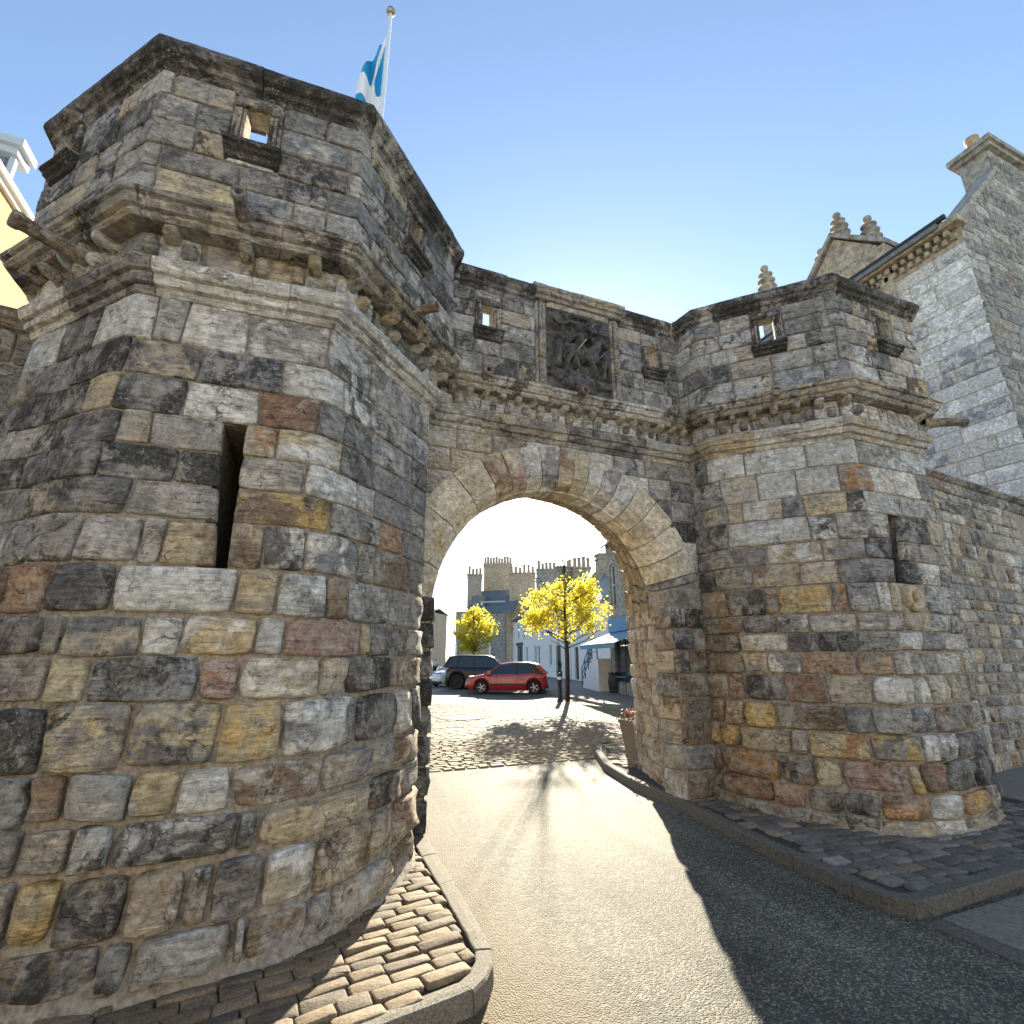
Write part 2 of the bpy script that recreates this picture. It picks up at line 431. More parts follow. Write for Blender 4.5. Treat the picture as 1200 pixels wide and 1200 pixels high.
def bed(parent, S, us, zs, holes, off, name='mortar_bed', mat='mortar', reveal=1.15):
    """the mortar face behind the stones, open where the holes are, with deep reveals"""
    us = sorted(set(us)); zs = sorted(set(zs)); mb = MB(); idx = {}
    def V_(i, j, d=0):
        k = (i, j, d)
        if k not in idx:
            idx[k] = len(mb.v); p = S(us[i], zs[j]); n_ = S.nrm(us[i], zs[j]); mb.v.append(tuple(p + n_ * (off - d)))
        return idx[k]
    def inh(i, j):
        cu = (us[i] + us[i + 1]) / 2; cz = (zs[j] + zs[j + 1]) / 2
        return any(h[0] < cu < h[1] and h[2] < cz < h[3] for h in holes)
    for i in range(len(us) - 1):
        for j in range(len(zs) - 1):
            if not inh(i, j): mb.f.append((V_(i, j), V_(i + 1, j), V_(i + 1, j + 1), V_(i, j + 1))); mb.m.append(0)
            else:
                for (di, dj, e) in ((-1, 0, ((i, j), (i, j + 1))), (1, 0, ((i + 1, j + 1), (i + 1, j))), (0, -1, ((i + 1, j), (i, j))), (0, 1, ((i, j + 1), (i + 1, j + 1)))):
                    ii, jj = i + di, j + dj
                    if 0 <= ii < len(us) - 1 and 0 <= jj < len(zs) - 1 and inh(ii, jj): continue
                    (p, q), (r_, s_) = e
                    mb.f.append((V_(p, q), V_(r_, s_), V_(r_, s_, reveal), V_(p, q, reveal))); mb.m.append(0)
    return mb.build(name, M[mat], parent, world=True)
def lin(a, b, n): return [a + (b - a) * i / n for i in range(n + 1)]
def offset_line(pts, d):
    out = []
    for i, p in enumerate(pts):
        n_ = []
        for a, b in ((i - 1, i), (i, i + 1)):
            if a < 0 or b >= len(pts): continue
            dx, dy = pts[b][0] - pts[a][0], pts[b][1] - pts[a][1]; l_ = hypot(dx, dy); n_.append(Vector((dy / l_, -dx / l_)))
        if len(n_) == 1: m_ = n_[0]
        else:
            m_ = (n_[0] + n_[1]); m_ = m_ / max(m_.dot(n_[0]), .2)
        out.append((p[0] + m_.x * d, p[1] + m_.y * d))
    return out
def moulding(parent, line, prof, joints, name, code, erode=.006, step=.05, seed=0, mat='mould', soot=None, drop=0.0):
    """sweep an (offset,z) profile along a polyline, cut into single stones at the joints"""
    L = cum(line); tot = L[-1]; cuts = sorted(set([0] + [j for j in joints if 0 < j < tot] + [tot]))
    offs = [offset_line(line, o_) for o_, _ in prof]
    def at(k, u):
        i = 0
        while i < len(L) - 2 and u > L[i + 1]: i += 1
        t = (u - L[i]) / (L[i + 1] - L[i]); a, b = offs[k][i], offs[k][i + 1]
        return a[0] + (b[0] - a[0]) * t, a[1] + (b[1] - a[1]) * t
    for c0, c1 in zip(cuts, cuts[1:]):
        if c1 - c0 < .05: continue
        n = max(2, int((c1 - c0) / step)); us = lin(c0 + .0025, c1 - .0025, n)
        for q in L[1:-1]:
            if c0 + .02 < q < c1 - .02:
                k = min(range(1, n), key=lambda i: abs(us[i] - q)); us[k] = q
        v = []; er = erode * U(.5, 1.8); sd_ = Vector((R() * 40, R() * 40, seed)); dz = U(-.006, .006); dd = U(-.008, .008)
        for u in us:
            cx, cy = at(0, u)
            for k, (o_, z) in enumerate(prof):
                x, y = at(k, u)
                base = at(0, u); dirx, diry = x - base[0], y - base[1]
                e = er * noise.noise(sd_ + Vector((u * 3, z * 12, k * .3))) + er * .7 * noise.noise(sd_ + Vector((u * 17, z * 25, k)))
                l_ = hypot(dirx, diry) + 1e-6; kk = (e + dd) / l_ if l_ > .03 else 0
                v.append((x + dirx * kk, y + diry * kk, z + dz + e * .5))
        m_ = len(prof)
        f = [(i * m_ + k, (i + 1) * m_ + k, (i + 1) * m_ + k + 1, i * m_ + k + 1) for i in range(n) for k in range(m_ - 1)]
        f += [tuple(range(m_ - 1, -1, -1)), tuple(n * m_ + k for k in range(m_))]
        o = obj(name, v, f, M[mat], parent, False)
        stone_colour(o, random.choice(code), soot=soot)

# ================================================================== THE GATE
# ---- left tower
LT_top = [(-2.33, 6.9), (-2.33, 5.0), (-1.84, 4.48), (-1.35, 3.96), (-.67, 3.93), (0, 3.9), (.54, 4.47), (1.06, 5.04), (1.06, 5.35)]
LT_bot = [(-2.7, 6.9), (-2.6, 4.9), (-2.0, 4.1), (-1.38, 3.66), (-.64, 3.52), (.06, 3.63), (.62, 4.08), (1.02, 4.75), (1.08, 5.35)]
tower_l = thing('gate_tower', 'nearer left octagonal gate tower with a tall dark arrow slit, beside the sunlit setts', 'tower', (-.6, 5.5, 0), group='twin towers of the town gate')
SL = Wall(LT_top, LT_bot, 4.2, -.1, 1.3)
uL = SL.L   # 0 Z.. A=uL[3], B=uL[5], D=uL[7]
u_vis0, u_vis1 = uL[1] - .3, uL[8]
def zc(S, x, y, a, b): return solve_z(S, x, y, a, b, -.2, 4.5)[1]
# measured at picture abscissa 270 (between A and B): course boundaries
ysL = [364, 414, 454, 495, 533, 572, 612, 666, 722, 769, 821, 896, 950, 1003, 1078, 1146]
zsL = [zc(SL, 270, y, uL[3] - .2, uL[5] + .1) for y in ysL]
zsL[0] = 4.2; zsL[-1] = max(zsL[-1], .02)
COURSES_L = [
 [(-20, 'g'), (33, 'g'), (72, 'w'), (117, 'k'), (184, 'lw'), (218, 'gl'), (291, 'wl'), (385, 'lg'), (434, 'wk'), (459, 'gl'), (496, 'nl'), (520, 'w')],
 [(35, 'k'), (86, 'gk'), (150, 'kg'), (236, 'kt'), (331, 'ng'), (404, 'wl'), (435, 'wk'), (470, 'lk'), (520, 'ln')],
 [(-30, 'k'), (18, 'k'), (56, 'kg'), (100, 'kg'), (137, 'ty'), (217, 'kg'), (304, 'wl'), (373, 'rb'), (404, 'nk'), (436, 'gk'), (482, 'ln'), (520, 'g')],
 [(-30, 'k'), (15, 'g'), (62, 'l'), (141, 'kg'), (177, 'lt'), (262, 'lg'), 'S', (324, 'to'), (400, 'yw'), (437, 'g'), (483, 'gn'), (520, 'n')],
 [(-10, 'g'), (27, 'k'), (70, 'kg'), (117, 'gk'), (208, 'kn'), (258, 'k'), 'S', (358, 'l'), (418, 'wl'), (438, 'l'), (482, 'gn'), (520, 'g')],
 [(-10, 'g'), (34, 'g'), (71, 'kt'), (151, 'kg'), (255, 'lg'), 'S', (387, 'bY'), (445, 'gl'), (470, 'o'), (520, 'n')],
 [(-10, 'g'), (37, 'nl'), (92, 'gl'), (165, 'gl'), (192, 'g'), (254, 'by'), 'S', (309, 'by'), (357, 'kw'), (418, 'wn'), (438, 'l'), (481, 'bg'), (520, 'g')],
 [(-30, 'b'), (10, 'b'), (55, 'ro'), (134, 'k'), (277, 'w'), (325, 'yt'), (381, 'wn'), (406, 'b'), (456, 'gl'), (520, 'g')],
 [(-10, 'k'), (50, 'kg'), (73, 'g'), (166, 'gt'), (212, 'l'), (300, 'yw'), (333, 'wl'), (422, 'p'), (431, 'y'), (456, 'gk'), (477, 'gk'), (520, 'g')],
 [(-10, 'g'), (54, 'g'), (103, 'yt'), (233, 'nk'), (281, 'pr'), (374, 'wt'), (405, 't'), (456, 'kg'), (520, 'b')],
 [(-10, 'k'), (52, 'kg'), (150, 'gy'), (256, 'ny'), (329, 'Y'), (416, 'wn'), (463, 'kg'), (480, 'l'), (520, 'k')],
 [(-10, 'g'), (36, 'g'), (78, 'br'), (154, 'g'), (209, 'yl'), (270, 'w'), (376, 'lb'), (434, 'tg'), (458, 'gt'), (520, 'b')],
 [(-10, 'k'), (24, 'g'), (84, 'gt'), (133, 'k'), (276, 'kl'), (301, 'g'), (432, 'ty'), (468, 'kb'), (520, 'b')],
 [(-10, 'g'), (12, 'g'), (68, 'Yy'), (148, 'kb'), (216, 'bt'), (247, 'bg'), (305, 'gk'), (367, 'tw'), (431, 'b'), (457, 'bt'), (520, 'b')],
 [(-10, 'k'), (116, 'kb'), (151, 'g'), (272, 'lg'), (284, 'g'), (358, 'lb'), (384, 'l'), (456, 'lt'), (520, 'b')],
]
slit_zt, slit_zb = zsL[3], zsL[7]
def slitL(z):
    t = (slit_zt - z) / (slit_zt - slit_zb)
    xl = 263 - 11 * t; xr = 289 - 25 * t
    return solve_u(SL, z, xl, uL[3], uL[5]), solve_u(SL, z, xr, uL[3], uL[5])
snL = [uL[3], uL[5], uL[7]]
def lay_courses(parent, S, zs, courses, ua, ub, slit, snaps, bulges, splits=None):
    for ci, cs in enumerate(courses):
        zt, zb = zs[ci], zs[ci + 1]; zm = (zt + zb) / 2; prev = None; side = 0
        for item in cs:
            if item == 'S':
                l0, r0 = slit(zb); l1, r1 = slit(zt); prev = (r0, r1); continue
            x, code = item
            u = solve_u(S, zm, x, ua, ub)
            if x >= 500 and parent is tower_l: u = ub
            lf = min(max((3.3 - zm) / 3, 0), 1); lean = U(-.012, .012) * (1 + .4 * lf)
            cur = (u - lean, u + lean)
            nxt = cs[cs.index(item) + 1] if cs.index(item) + 1 < len(cs) else None
            if nxt == 'S': l0, r0 = slit(zb); l1, r1 = slit(zt); cur = (l0, l1)
            if code == 'X': prev = cur; continue
            if prev is not None and cur[0] - prev[0] > .035:
                wv = [U(-.008, .008) * (1 + 1.0 * lf) for _ in range(4)]
                quad = ((prev[0], zb + wv[0]), (cur[0], zb + wv[1]), (cur[1], zt + wv[2]), (prev[1], zt + wv[3]))
                bl, ro, rd, gp = bulges(zm)
                o = stone(parent, S, quad, code, bulge=bl * U(.5, 1.5), rough=ro, rnd=rd * U(.5, 1.5), gap=gp * U(.7, 1.4), snaps=snaps, big=True)
            if side == 0 and parent is tower_l:
                side = 1; e_ = cur[0]
                while e_ > .75:
                    w0 = U(.45, .75); stone(parent, S, rect(max(e_ - w0, .6), e_, zb, zt), random.choice(['g', 'k', 'l', 'gk', 'gt', 'kg']), bulge=.02, rough=.02, rnd=.05); e_ -= w0
            prev = cur
def bul(zm):
    t = min(max((3.6 - zm) / 3.2, 0), 1)
    return .010 + .03 * t ** 1.2, .009 + .028 * t, .015 + .085 * t, .003 + .006 * t
lay_courses(tower_l, SL, zsL, COURSES_L, uL[1] - .2, uL[8], slitL, snL, bul)
# hidden flank of the tower, coarser
masonry(tower_l, SL, 0.2, uL[1] - .15, rows_of(2.2, 4.2, .3), .45, 'ggklt')
ul0, ur0 = slitL(slit_zb); ul1, ur1 = slitL(slit_zt)
hs = (min(ul0, ul1) - .01, max(ur0, ur1) + .01, slit_zb, slit_zt)
us_ = lin(0, uL[1], 4) + lin(uL[1], uL[3], 8) + lin(uL[3], uL[5], 8) + lin(uL[5], uL[7], 8) + [uL[8]] + [hs[0], hs[1]]
bed(tower_l, SL, us_, lin(-.15, 4.2, 16) + [hs[2], hs[3]], [hs], -.012)
def skirt(parent, S, u0, u1, name='mortar_skirt', n=60, ht=.09, out=.09):
    v = []; f = []
    for i in range(n + 1):
        u = u0 + (u1 - u0) * i / n; k = 1 + .6 * noise.noise(Vector((u * 4, 3, 1))); q = .5 + .7 * abs(noise.noise(Vector((u * 7, 9, 1))))
        for z, d in ((ht * k + .03, -.02), (ht * k, .012), (ht * k * .45, .03 * q), (.015, .06 * q), (-.02, out * q)):
            P_ = S(u, z); N = S.nrm(u, z); N.z = 0; v.append(P_ + N * (d + .008 * noise.noise(P_ * 20)))
    for i in range(n):
        for k in range(4): f.append((i * 5 + k + 1, (i + 1) * 5 + k + 1, (i + 1) * 5 + k, i * 5 + k))
    return obj(name, v, f, M['mortar'], parent, True)
skirt(tower_l, SL, uL[1], uL[7] + .1)
def prism(parent, pts, z0, z1, name, mat):
    n = len(pts); v = [(x, y, z0) for x, y in pts] + [(x, y, z1) for x, y in pts]
    f = [(i, (i + 1) % n, n + (i + 1) % n, n + i) for i in range(n)] + [tuple(range(n - 1, -1, -1)), tuple(range(n, 2 * n))]
    return obj(name, v, f, M[mat], parent)
inL = offset_line([LT_top[i] for i in (0, 1, 3, 5, 7, 8)], -.55)
prism(tower_l, [(-2.2, 7.2), (-2.2, 6.4), (-.95, 5.3), (-.35, 5.3), (.6, 6.1), (.6, 7.2)], -.1, 4.6, 'wall_core', 'farstone2')
prism(tower_l, [(-2.2, 7.2)] + [(a_ + .12, b_ + .12) for a_, b_ in [LT_top[i] for i in (1, 3)]] + [(.0, 4.05), (.95, 5.1), (.95, 7.2)], 4.6, 4.75, 'walkway', 'slab')

# ---- right tower
RT_top = [(4.84, 5.35), (4.92, 4.92), (5.44, 4.36), (5.96, 3.81), (6.65, 3.8), (7.35, 3.8), (7.87, 4.3), (8.4, 4.85), (8.4, 6.9)]
RT_bot = [(4.82, 5.35), (4.84, 4.7), (5.1, 4.05), (5.62, 3.58), (6.42, 3.52), (7.16, 3.78), (7.7, 4.3), (8.3, 4.85), (8.4, 6.9)]
tower_r = thing('gate_tower', 'further, right-hand octagonal gate tower with rust-stained stones at its foot, beside the right pavement', 'tower', (6.6, 5.5, 0), group='twin towers of the town gate')
SR = Wall(RT_top, RT_bot, 4.2, -.1, 1.3)
uR = SR.L
ysR = [521, 547, 579, 603, 634, 658, 685, 719, 741, 764, 791, 825, 857, 887, 922, 950, 978]
zsR = [solve_z(SR, 960, y, uR[0], uR[5], -.2, 4.5)[1] for y in ysR]
zsR[0] = 4.2; zsR[-1] = max(zsR[-1], -.02)
COURSES_R = [
 [(815, 'g'), (828, 'g'), (872, 'wl'), (944, 'wl'), (1004, 'wl'), (1038, 'l'), (1084, 'w')],
 [(812, 'g'), (845, 'g'), (888, 'tl'), (933, 'wl'), (983, 'w'), (1021, 'og'), (1048, 'l'), (1076, 'w'), (1095, 'g')],
 [(812, 'g'), (853, 'gt'), (870, 't'), (917, 'w'), (942, 'k'), (993, 'yt'), (1013, 'k'), (1055, 'lw'), (1095, 'l')],
 [(812, 'k'), (853, 'k'), (949, 'w'), (980, 'wk'), (1042, 'lk'), 'S', (1087, 'kg'), (1105, 'g')],
 [(812, 'k'), (860, 'gk'), (899, 'g'), (964, 'w'), (1014, 'tg'), (1042, 'k'), 'S', (1078, 'gt'), (1110, 'g')],
 [(812, 'k'), (838, 'k'), (882, 'gk'), (938, 'yb'), (981, 'tl'), (1050, 'nk'), 'S', (1078, 'k'), (1100, 'w'), (1115, 'g')],
 [(820, 'b'), (853, 'b'), (896, 'kg'), (912, 'og'), (975, 'Yy'), (993, 'og'), (1028, 'nl'), (1043, 'l'), (1055, 'y'), (1086, 'X'), (1125, 'nl')],
 [(820, 'b'), (870, 'bg'), (911, 'k'), (948, 'l'), (1004, 'tl'), (1060, 'gl'), (1090, 't'), (1112, 'wk'), (1132, 'g')],
 [(820, 'b'), (868, 'kb'), (923, 'wt'), (959, 'k'), (981, 'k'), (1005, 'kn'), (1052, 'g'), (1079, 'w'), (1103, 'n'), (1134, 'l')],
 [(822, 'b'), (872, 'b'), (900, 't'), (939, 'w'), (1004, 'or'), (1046, 'ob'), (1080, 'l'), (1098, 'g'), (1127, 'l'), (1140, 'l')],
 [(825, 'b'), (856, 'b'), (873, 'r'), (920, 'k'), (968, 'br'), (1022, 'ty'), (1072, 'wl'), (1088, 'l'), (1112, 'l'), (1135, 'g'), (1148, 'g')],
 [(825, 'b'), (850, 'b'), (873, 'r'), (910, 'oY'), (990, 'bg'), (1022, 'k'), (1068, 'lg'), (1095, 'nl'), (1130, 'b'), (1152, 'g')],
 [(825, 'b'), (845, 'Yo'), (868, 'Yb'), (928, 't'), (947, 't'), (1020, 'yo'), (1080, 'gY'), (1118, 'nw'), (1148, 'kn'), (1162, 'g')],
 [(825, 'b'), (847, 'b'), (915, 'bo'), (955, 'gb'), (987, 'yb'), (1066, 'pr'), (1080, 'Y'), (1108, 'br'), (1140, 'g'), (1165, 'kn')],
 [(825, 'b'), (848, 'r'), (908, 'rb'), (946, 'ro'), (990, 'gb'), (1032, 'gk'), (1090, 'ob'), (1128, 'w'), (1153, 'oY'), (1170, 'g')],
 [(825, 'b'), (860, 'b'), (905, 'g'), (948, 'g'), (990, 'gb'), (1032, 'gk'), (1095, 'tg'), (1130, 'w'), (1168, 'g')],
]
szt, szb = zsR[3], zsR[6]
def slitR(z):
    t = (szt - z) / (szt - szb); xl = 1040 + 9 * t; xr = 1053 + 5 * t
    return solve_u(SR, z, xl, uR[3], uR[5]), solve_u(SR, z, xr, uR[3], uR[5])
snR = [uR[1], uR[3], uR[5]]
lay_courses(tower_r, SR, zsR, COURSES_R, uR[0], uR[6], slitR, snR, bul)
a0_, b0_ = slitR(szb); a1_, b1_ = slitR(szt)
hr = (min(a0_, a1_) - .005, max(b0_, b1_) + .005, szb, szt)
uh, zh = solve_z(SR, 1069, 702, uR[3], uR[5] + .3, 0, 4.2); hg = (uh - .07, uh + .07, zh - .07, zh + .07)
us_ = [hg[0], hg[1], uR[0]] + lin(uR[1], uR[3], 8) + lin(uR[3], uR[5], 8) + lin(uR[5], uR[7], 8) + lin(uR[7], uR[8], 3) + [hr[0], hr[1]]
bed(tower_r, SR, us_, lin(-.15, 4.2, 16) + [hr[2], hr[3], hg[2], hg[3]], [hr, hg], -.012)
skirt(tower_r, SR, uR[0], uR[6])
inR = offset_line([RT_top[i] for i in (0, 1, 3, 5, 7, 8)], -.55)
prism(tower_r, [(5.35, 7.2), (5.35, 6.1), (6.3, 5.1), (6.95, 5.1), (7.8, 6.1), (8.2, 7.2)], -.1, 4.6, 'wall_core', 'farstone2')
prism(tower_r, [(5.1, 7.2), (5.1, 5.1), (6.05, 4.0), (7.25, 4.0), (8.2, 4.95), (8.2, 7.2)], 4.6, 4.75, 'walkway', 'slab')
# round weep hole below the right slit
uh, zh = solve_z(SR, 1069, 702, uR[3], uR[5] + .3, 0, 4.2)
ph = SR(uh, zh); nh = SR.nrm(uh, zh)
Mh = Matrix.Translation(ph + nh * .02) @ nh.to_track_quat('Z', 'Y').to_matrix().to_4x4()
mb = MB().lathe([(.15, -.05), (.15, .0), (.135, .03), (.10, .034), (.085, .02), (.065, -.0), (.06, -.05), (.06, -.3)], Mh, 20)
# the deep throat is dark by shade alone
stone_colour(mb.build('gun_loop', M['ashlar'], tower_r, True, True), 'yt', soot=.1)

# ---- mouldings, corbels, parapets -------------------------------------------------
LOWP = [(-.03, 4.16), (.02, 4.165), (.035, 4.20), (.03, 4.225), (.07, 4.235), (.085, 4.28), (.08, 4.30), (.115, 4.31), (.135, 4.36), (.14, 4.405), (.12, 4.425), (.02, 4.44), (-.03, 4.44)]
UPP = [(.0, 4.66), (.20, 4.665), (.225, 4.69), (.22, 4.715), (.26, 4.725), (.285, 4.76), (.28, 4.79), (.31, 4.80), (.315, 4.835), (.26, 4.86), (.19, 4.88), (.0, 4.885)]
COPE = [(-.04, 6.07), (.0, 6.075), (.02, 6.12), (.05, 6.135), (.06, 6.18), (.10, 6.20), (.125, 6.24), (.125, 6.29), (.09, 6.325), (-.1, 6.36), (-.3, 6.33), (-.3, 6.07)]
def joints(tot, mean=.75):
    r = []; x = U(.3, mean)
    while x < tot: r.append(x); x += U(.7, 1.3) * mean
    return r
def corbel(parent, P_, t, n_, z0, z1, wdt, dep, code):
    """one corbel with a rounded nose"""
    prof = [(0, z1), (dep, z1), (dep * 1.02, z1 - (z1 - z0) * .35), (dep * .86, z0 + (z1 - z0) * .3), (dep * .45, z0 + .01), (0, z0)]
    e = U(.0, .016); v = []
    for sgn in (-1, 1):
        for k, (d, z) in enumerate(prof):
            q = P_ + t * (sgn * (wdt / 2 - (e if 0 < k < 5 else 0))) + n_ * (d * (1 + U(-.12, .08))); v.append((q.x, q.y, z + U(-.006, .006)))
    m_ = len(prof); f = [(k, k + 1, m_ + k + 1, m_ + k) for k in range(m_ - 1)] + [tuple(range(m_ - 1, -1, -1)), tuple(range(m_, 2 * m_))]
    o = obj('corbel', v, f, M['mould'], parent); bevel(o, .012, 2, .3); 
    o.data.polygons.foreach_set('use_smooth', [True] * len(o.data.polygons))
    stone_colour(o, code, soot=U(.05, .4)); return o
def corbel_table(parent, line, u0, u1, pitch, missing=.12, d0=.0):
    S = Wall(line, None, 9); u = u0; k = 0
    while u < u1:
        P_ = S(u, 0); a = S(max(u - .02, 0), 0); b = S(min(u + .02, S.len), 0); t = (b - a).normalized(); n_ = Vector((t.y, -t.x, 0))
        if R() > missing:
            if k % 2 == 0: corbel(parent, P_ + n_ * d0, t, n_, 4.565, 4.672, pitch * .8, .18 + U(-.02, .02), random.choice(['l', 't', 'lt', 'g', 'wl']))
            else: corbel(parent, P_ + n_ * d0, t, n_, 4.45, 4.575, pitch * .86, .12 + U(-.015, .015), random.choice(['l', 't', 'n', 'g', 'wl']))
        u += pitch; k += 1
def spout(parent, P_, d, length=.42, r_=.05):
    d = Vector(d).normalized(); Mx = Matrix.Translation(P_) @ d.to_track_quat('Z', 'Y').to_matrix().to_4x4()
    mb = MB().lathe([(r_ * 1.25, -.12), (r_ * 1.25, 0), (r_ * 1.02, .06), (r_ * .93, length * .75), (r_ * .95, length * .82), (r_ * 1.12, length * .86), (r_ * 1.14, length * .95), (r_ * 1.05, length), (r_ * .62, length), (r_ * .55, length * .98), (r_ * .5, length * .55), (0, length * .55)], Mx, 18)
    o = mb.build('spout', M['mould'], parent, True, True); stone_colour(o, 'gb', soot=.3); return o
def parapet(parent, line, windows, z0, z1, rows, wmean, codes, extra_holes=(), thick=.15, snapi=(), wop=(.125, .30), fc='gt', vis=None):
    """front face stones, solid backing with openings, window dressings. windows: (u, z) centres"""
    S = Wall(line, None, 9); holes = []; frames = []
    hw, hh = wop
    for (u, z) in windows:
        holes.append((u - hw / 2 * 1.0, u + hw / 2, z - hh / 2, z + hh / 2)); frames.append((u - hw / 2 - .1, u + hw / 2 + .1, z - hh / 2 - .14, z + hh / 2 + .09))
    fh = [(a, b, c, d) for a, b, c, d in frames] + list(extra_holes)
    # rows broken at frame edges so that stones butt against the dressings
    v0, v1 = vis or (0, S.len)
    cuts = [0] + [a for a in rows]
    for za, zb in zip(rows, rows[1:]):
        spans = [(v0, v1)]
        for h in fh:
            if za < h[3] - .02 and zb > h[2] + .02:
                ns = []
                for a, b in spans:
                    if h[1] <= a or h[0] >= b: ns.append((a, b))
                    else:
                        if h[0] > a: ns.append((a, h[0]))
                        if b > h[1]: ns.append((h[1], b))
                spans = ns
        # thin infill above / below a frame inside this row
        for h in frames:
            if za < h[3] < zb - .03: stone(parent, S, rect(h[0], h[1], h[3], zb), random.choice(codes), bulge=.012, rough=.006)
            if za + .03 < h[2] < zb: stone(parent, S, rect(h[0], h[1], za, h[2]), random.choice(codes), bulge=.012, rough=.006)
        for a, b in spans:
            x = a
            while x < b - .02:
                e = x + wmean * U(.55, 1.5)
                if b - e < wmean * .45: e = b
                stone(parent, S, rect(x, e, za, zb), random.choice(codes), bulge=.014, rough=.008, rnd=.03, gap=.005, snaps=[S.L[i] for i in snapi], big=True, soot=U(.25, .85))
                x = e
    us = list(S.L)
    for a, b in zip(S.L, S.L[1:]): us += lin(a, b, max(1, int((b - a) / .4)))
    for h in holes: us += [h[0], h[1]]
    bed(parent, S, us, [z0, z1] + [h[2] for h in holes] + [h[3] for h in holes], holes, -.012, 'parapet_core', 'mortar', thick)
    # back face of the parapet
    inner = Wall(offset_line(line, -thick - .012), None, 9)
    k = inner.len / S.len
    us2 = sorted(set(us)); 
    IS = FnSurf(lambda u, z: S(u, z) - S.nrm(u, z) * (thick + .012))
    mb = MB(); zz = sorted(set([z0, z1] + [h[2] for h in holes] + [h[3] for h in holes])); idx = {}
    for i in range(len(us2) - 1):
        for j in range(len(zz) - 1):
            cu, cz = (us2[i] + us2[i + 1]) / 2, (zz[j] + zz[j + 1]) / 2
            if any(h[0] < cu < h[1] and h[2] < cz < h[3] for h in holes): continue
            mb.add([IS(us2[i], zz[j]), IS(us2[i], zz[j + 1]), IS(us2[i + 1], zz[j + 1]), IS(us2[i + 1], zz[j])], [(0, 1, 2, 3)])
    mb.build('parapet_back', M['mortar'], parent, world=True)
    for h, fr in zip(holes, frames):
        uc = (h[0] + h[1]) / 2
        for (ua, ub) in ((fr[0], h[0] - .0), (h[1] + .0, fr[1])):
            for (q0, q1, pr) in ((0, .36, .012), (.36, .7, .03), (.7, 1, .016)):
                lo_, hi_ = ua + (ub - ua) * q0, ua + (ub - ua) * q1
                stone(parent, S, rect(lo_, hi_, h[2], h[3]), fc, bulge=pr + .01, rough=.008, gap=.001, rnd=.01, name='window_jamb', mat='mould', sunk=.03, soot=U(.6, 1))
        stone(parent, S, rect(fr[0], fr[1], h[3], fr[3]), fc, bulge=.03, rough=.01, gap=.002, rnd=.02, name='lintel', mat='mould', soot=.9, big=True)
        # corbelled sill
        t = (S(h[1], 0) - S(h[0], 0)).normalized(); n_ = Vector((t.y, -t.x, 0)); c = S(uc, 0); wd = (fr[1] - fr[0]) * .58
        prof = [(-.02, h[2] + .005), (.10, h[2] - .005), (.105, h[2] - .045), (.08, h[2] - .055), (.075, h[2] - .085), (.045, h[2] - .10), (.03, h[2] - .135), (-.02, h[2] - .15)]
        v = []
        for s_ in (-1, -.5, 0, .5, 1):
            for (d, z) in prof:
                q = c + t * (s_ * wd * (1 - .12 * (h[2] - z) / .15)) + n_ * (d + .012 * noise.noise(Vector((s_ * 3, z * 9, uc)))); v.append((q.x, q.y, z))
        m_ = len(prof); f = [(i * m_ + k, (i + 1) * m_ + k, (i + 1) * m_ + k + 1, i * m_ + k + 1) for i in range(4) for k in range(m_ - 1)] + [tuple(range(m_ - 1, -1, -1)), tuple(4 * m_ + k for k in range(m_))]
        o = obj('sill', v, f, M['mould'], parent); stone_colour(o, 'kk', soot=1.1)
    return S
# left tower
lineL = [LT_top[i] for i in (0, 1, 3, 5, 7)] + [(1.06, 5.50)]
JL = joints(cum(lineL)[-1], .8)
moulding(tower_l, lineL, LOWP, JL, 'string_course', ['l', 'lt', 'wl', 'g'], soot=.42)
moulding(tower_l, lineL, UPP, joints(cum(lineL)[-1], .8), 'corbel_cornice', ['lt', 'lg', 'gl', 'gt'], soot=.72)
bed(tower_l, Wall(lineL, None, 9), list(cum(lineL)), [4.12, 4.5, 4.9], [], -.035, 'string_backing')
bandL = Wall(offset_line(lineL, .06), None, 9)
masonry(tower_l, bandL, 1.7, bandL.len - .05, [4.44, 4.67], .3, ['l', 't', 'g', 'wl', 'b'], bulge=.012, rough=.01, sunk=.05, name='frieze_stone')
bed(tower_l, bandL, list(bandL.L), [4.42, 4.68], [], -.02, 'corbel_backing')
corbel_table(tower_l, lineL, 1.75, cum(lineL)[-1] - .4, .125, .2, .03)
PL = offset_line(lineL, .19); PL[-1] = (PL[-1][0], 5.5)
SPL = Wall(PL, None, 9)
winL = [solve_z(SPL, x, y, SPL.L[1], SPL.L[4], 4.9, 6.2) for x, y in ((302, 148), (487, 272), (90, 155))]
winL = [(u, 5.66 + (z - 5.66) * .6) for u, z in winL]
parapet(tower_l, PL, winL, 4.87, 6.1, [4.88, 5.14, 5.36, 5.60, 5.86, 6.09], .42, ['g', 'gl', 'gk', 'l', 'gn', 'gk', 'nl', 'k', 'lg', 'g', 'lg', 'ln', 'ty', 'gk'], snapi=(1, 2, 3, 4), wop=(.17, .40), vis=(SPL.L[1] - .9, SPL.len))
moulding(tower_l, PL, COPE, joints(SPL.len, .75), 'coping_stone', ['g', 'k', 'k'], soot=.9, erode=.0035)
for (x, y, ln_) in ((283, 285, .30), (477, 388, .30)):
    u, z = solve_z(SPL, x, y, SPL.L[1], SPL.L[4], 4.3, 5.2); n_ = SPL.nrm(u, z); P_ = SPL(u, 4.80); spout(tower_l, P_ + n_ * .02, n_ + Vector((0, 0, .05)), ln_)
spout(tower_l, SPL(SPL.L[2] - .75, 4.64), SPL.nrm(SPL.L[2] - .75, 4.8) + Vector((-.1, 0, .0)), .36, .06)
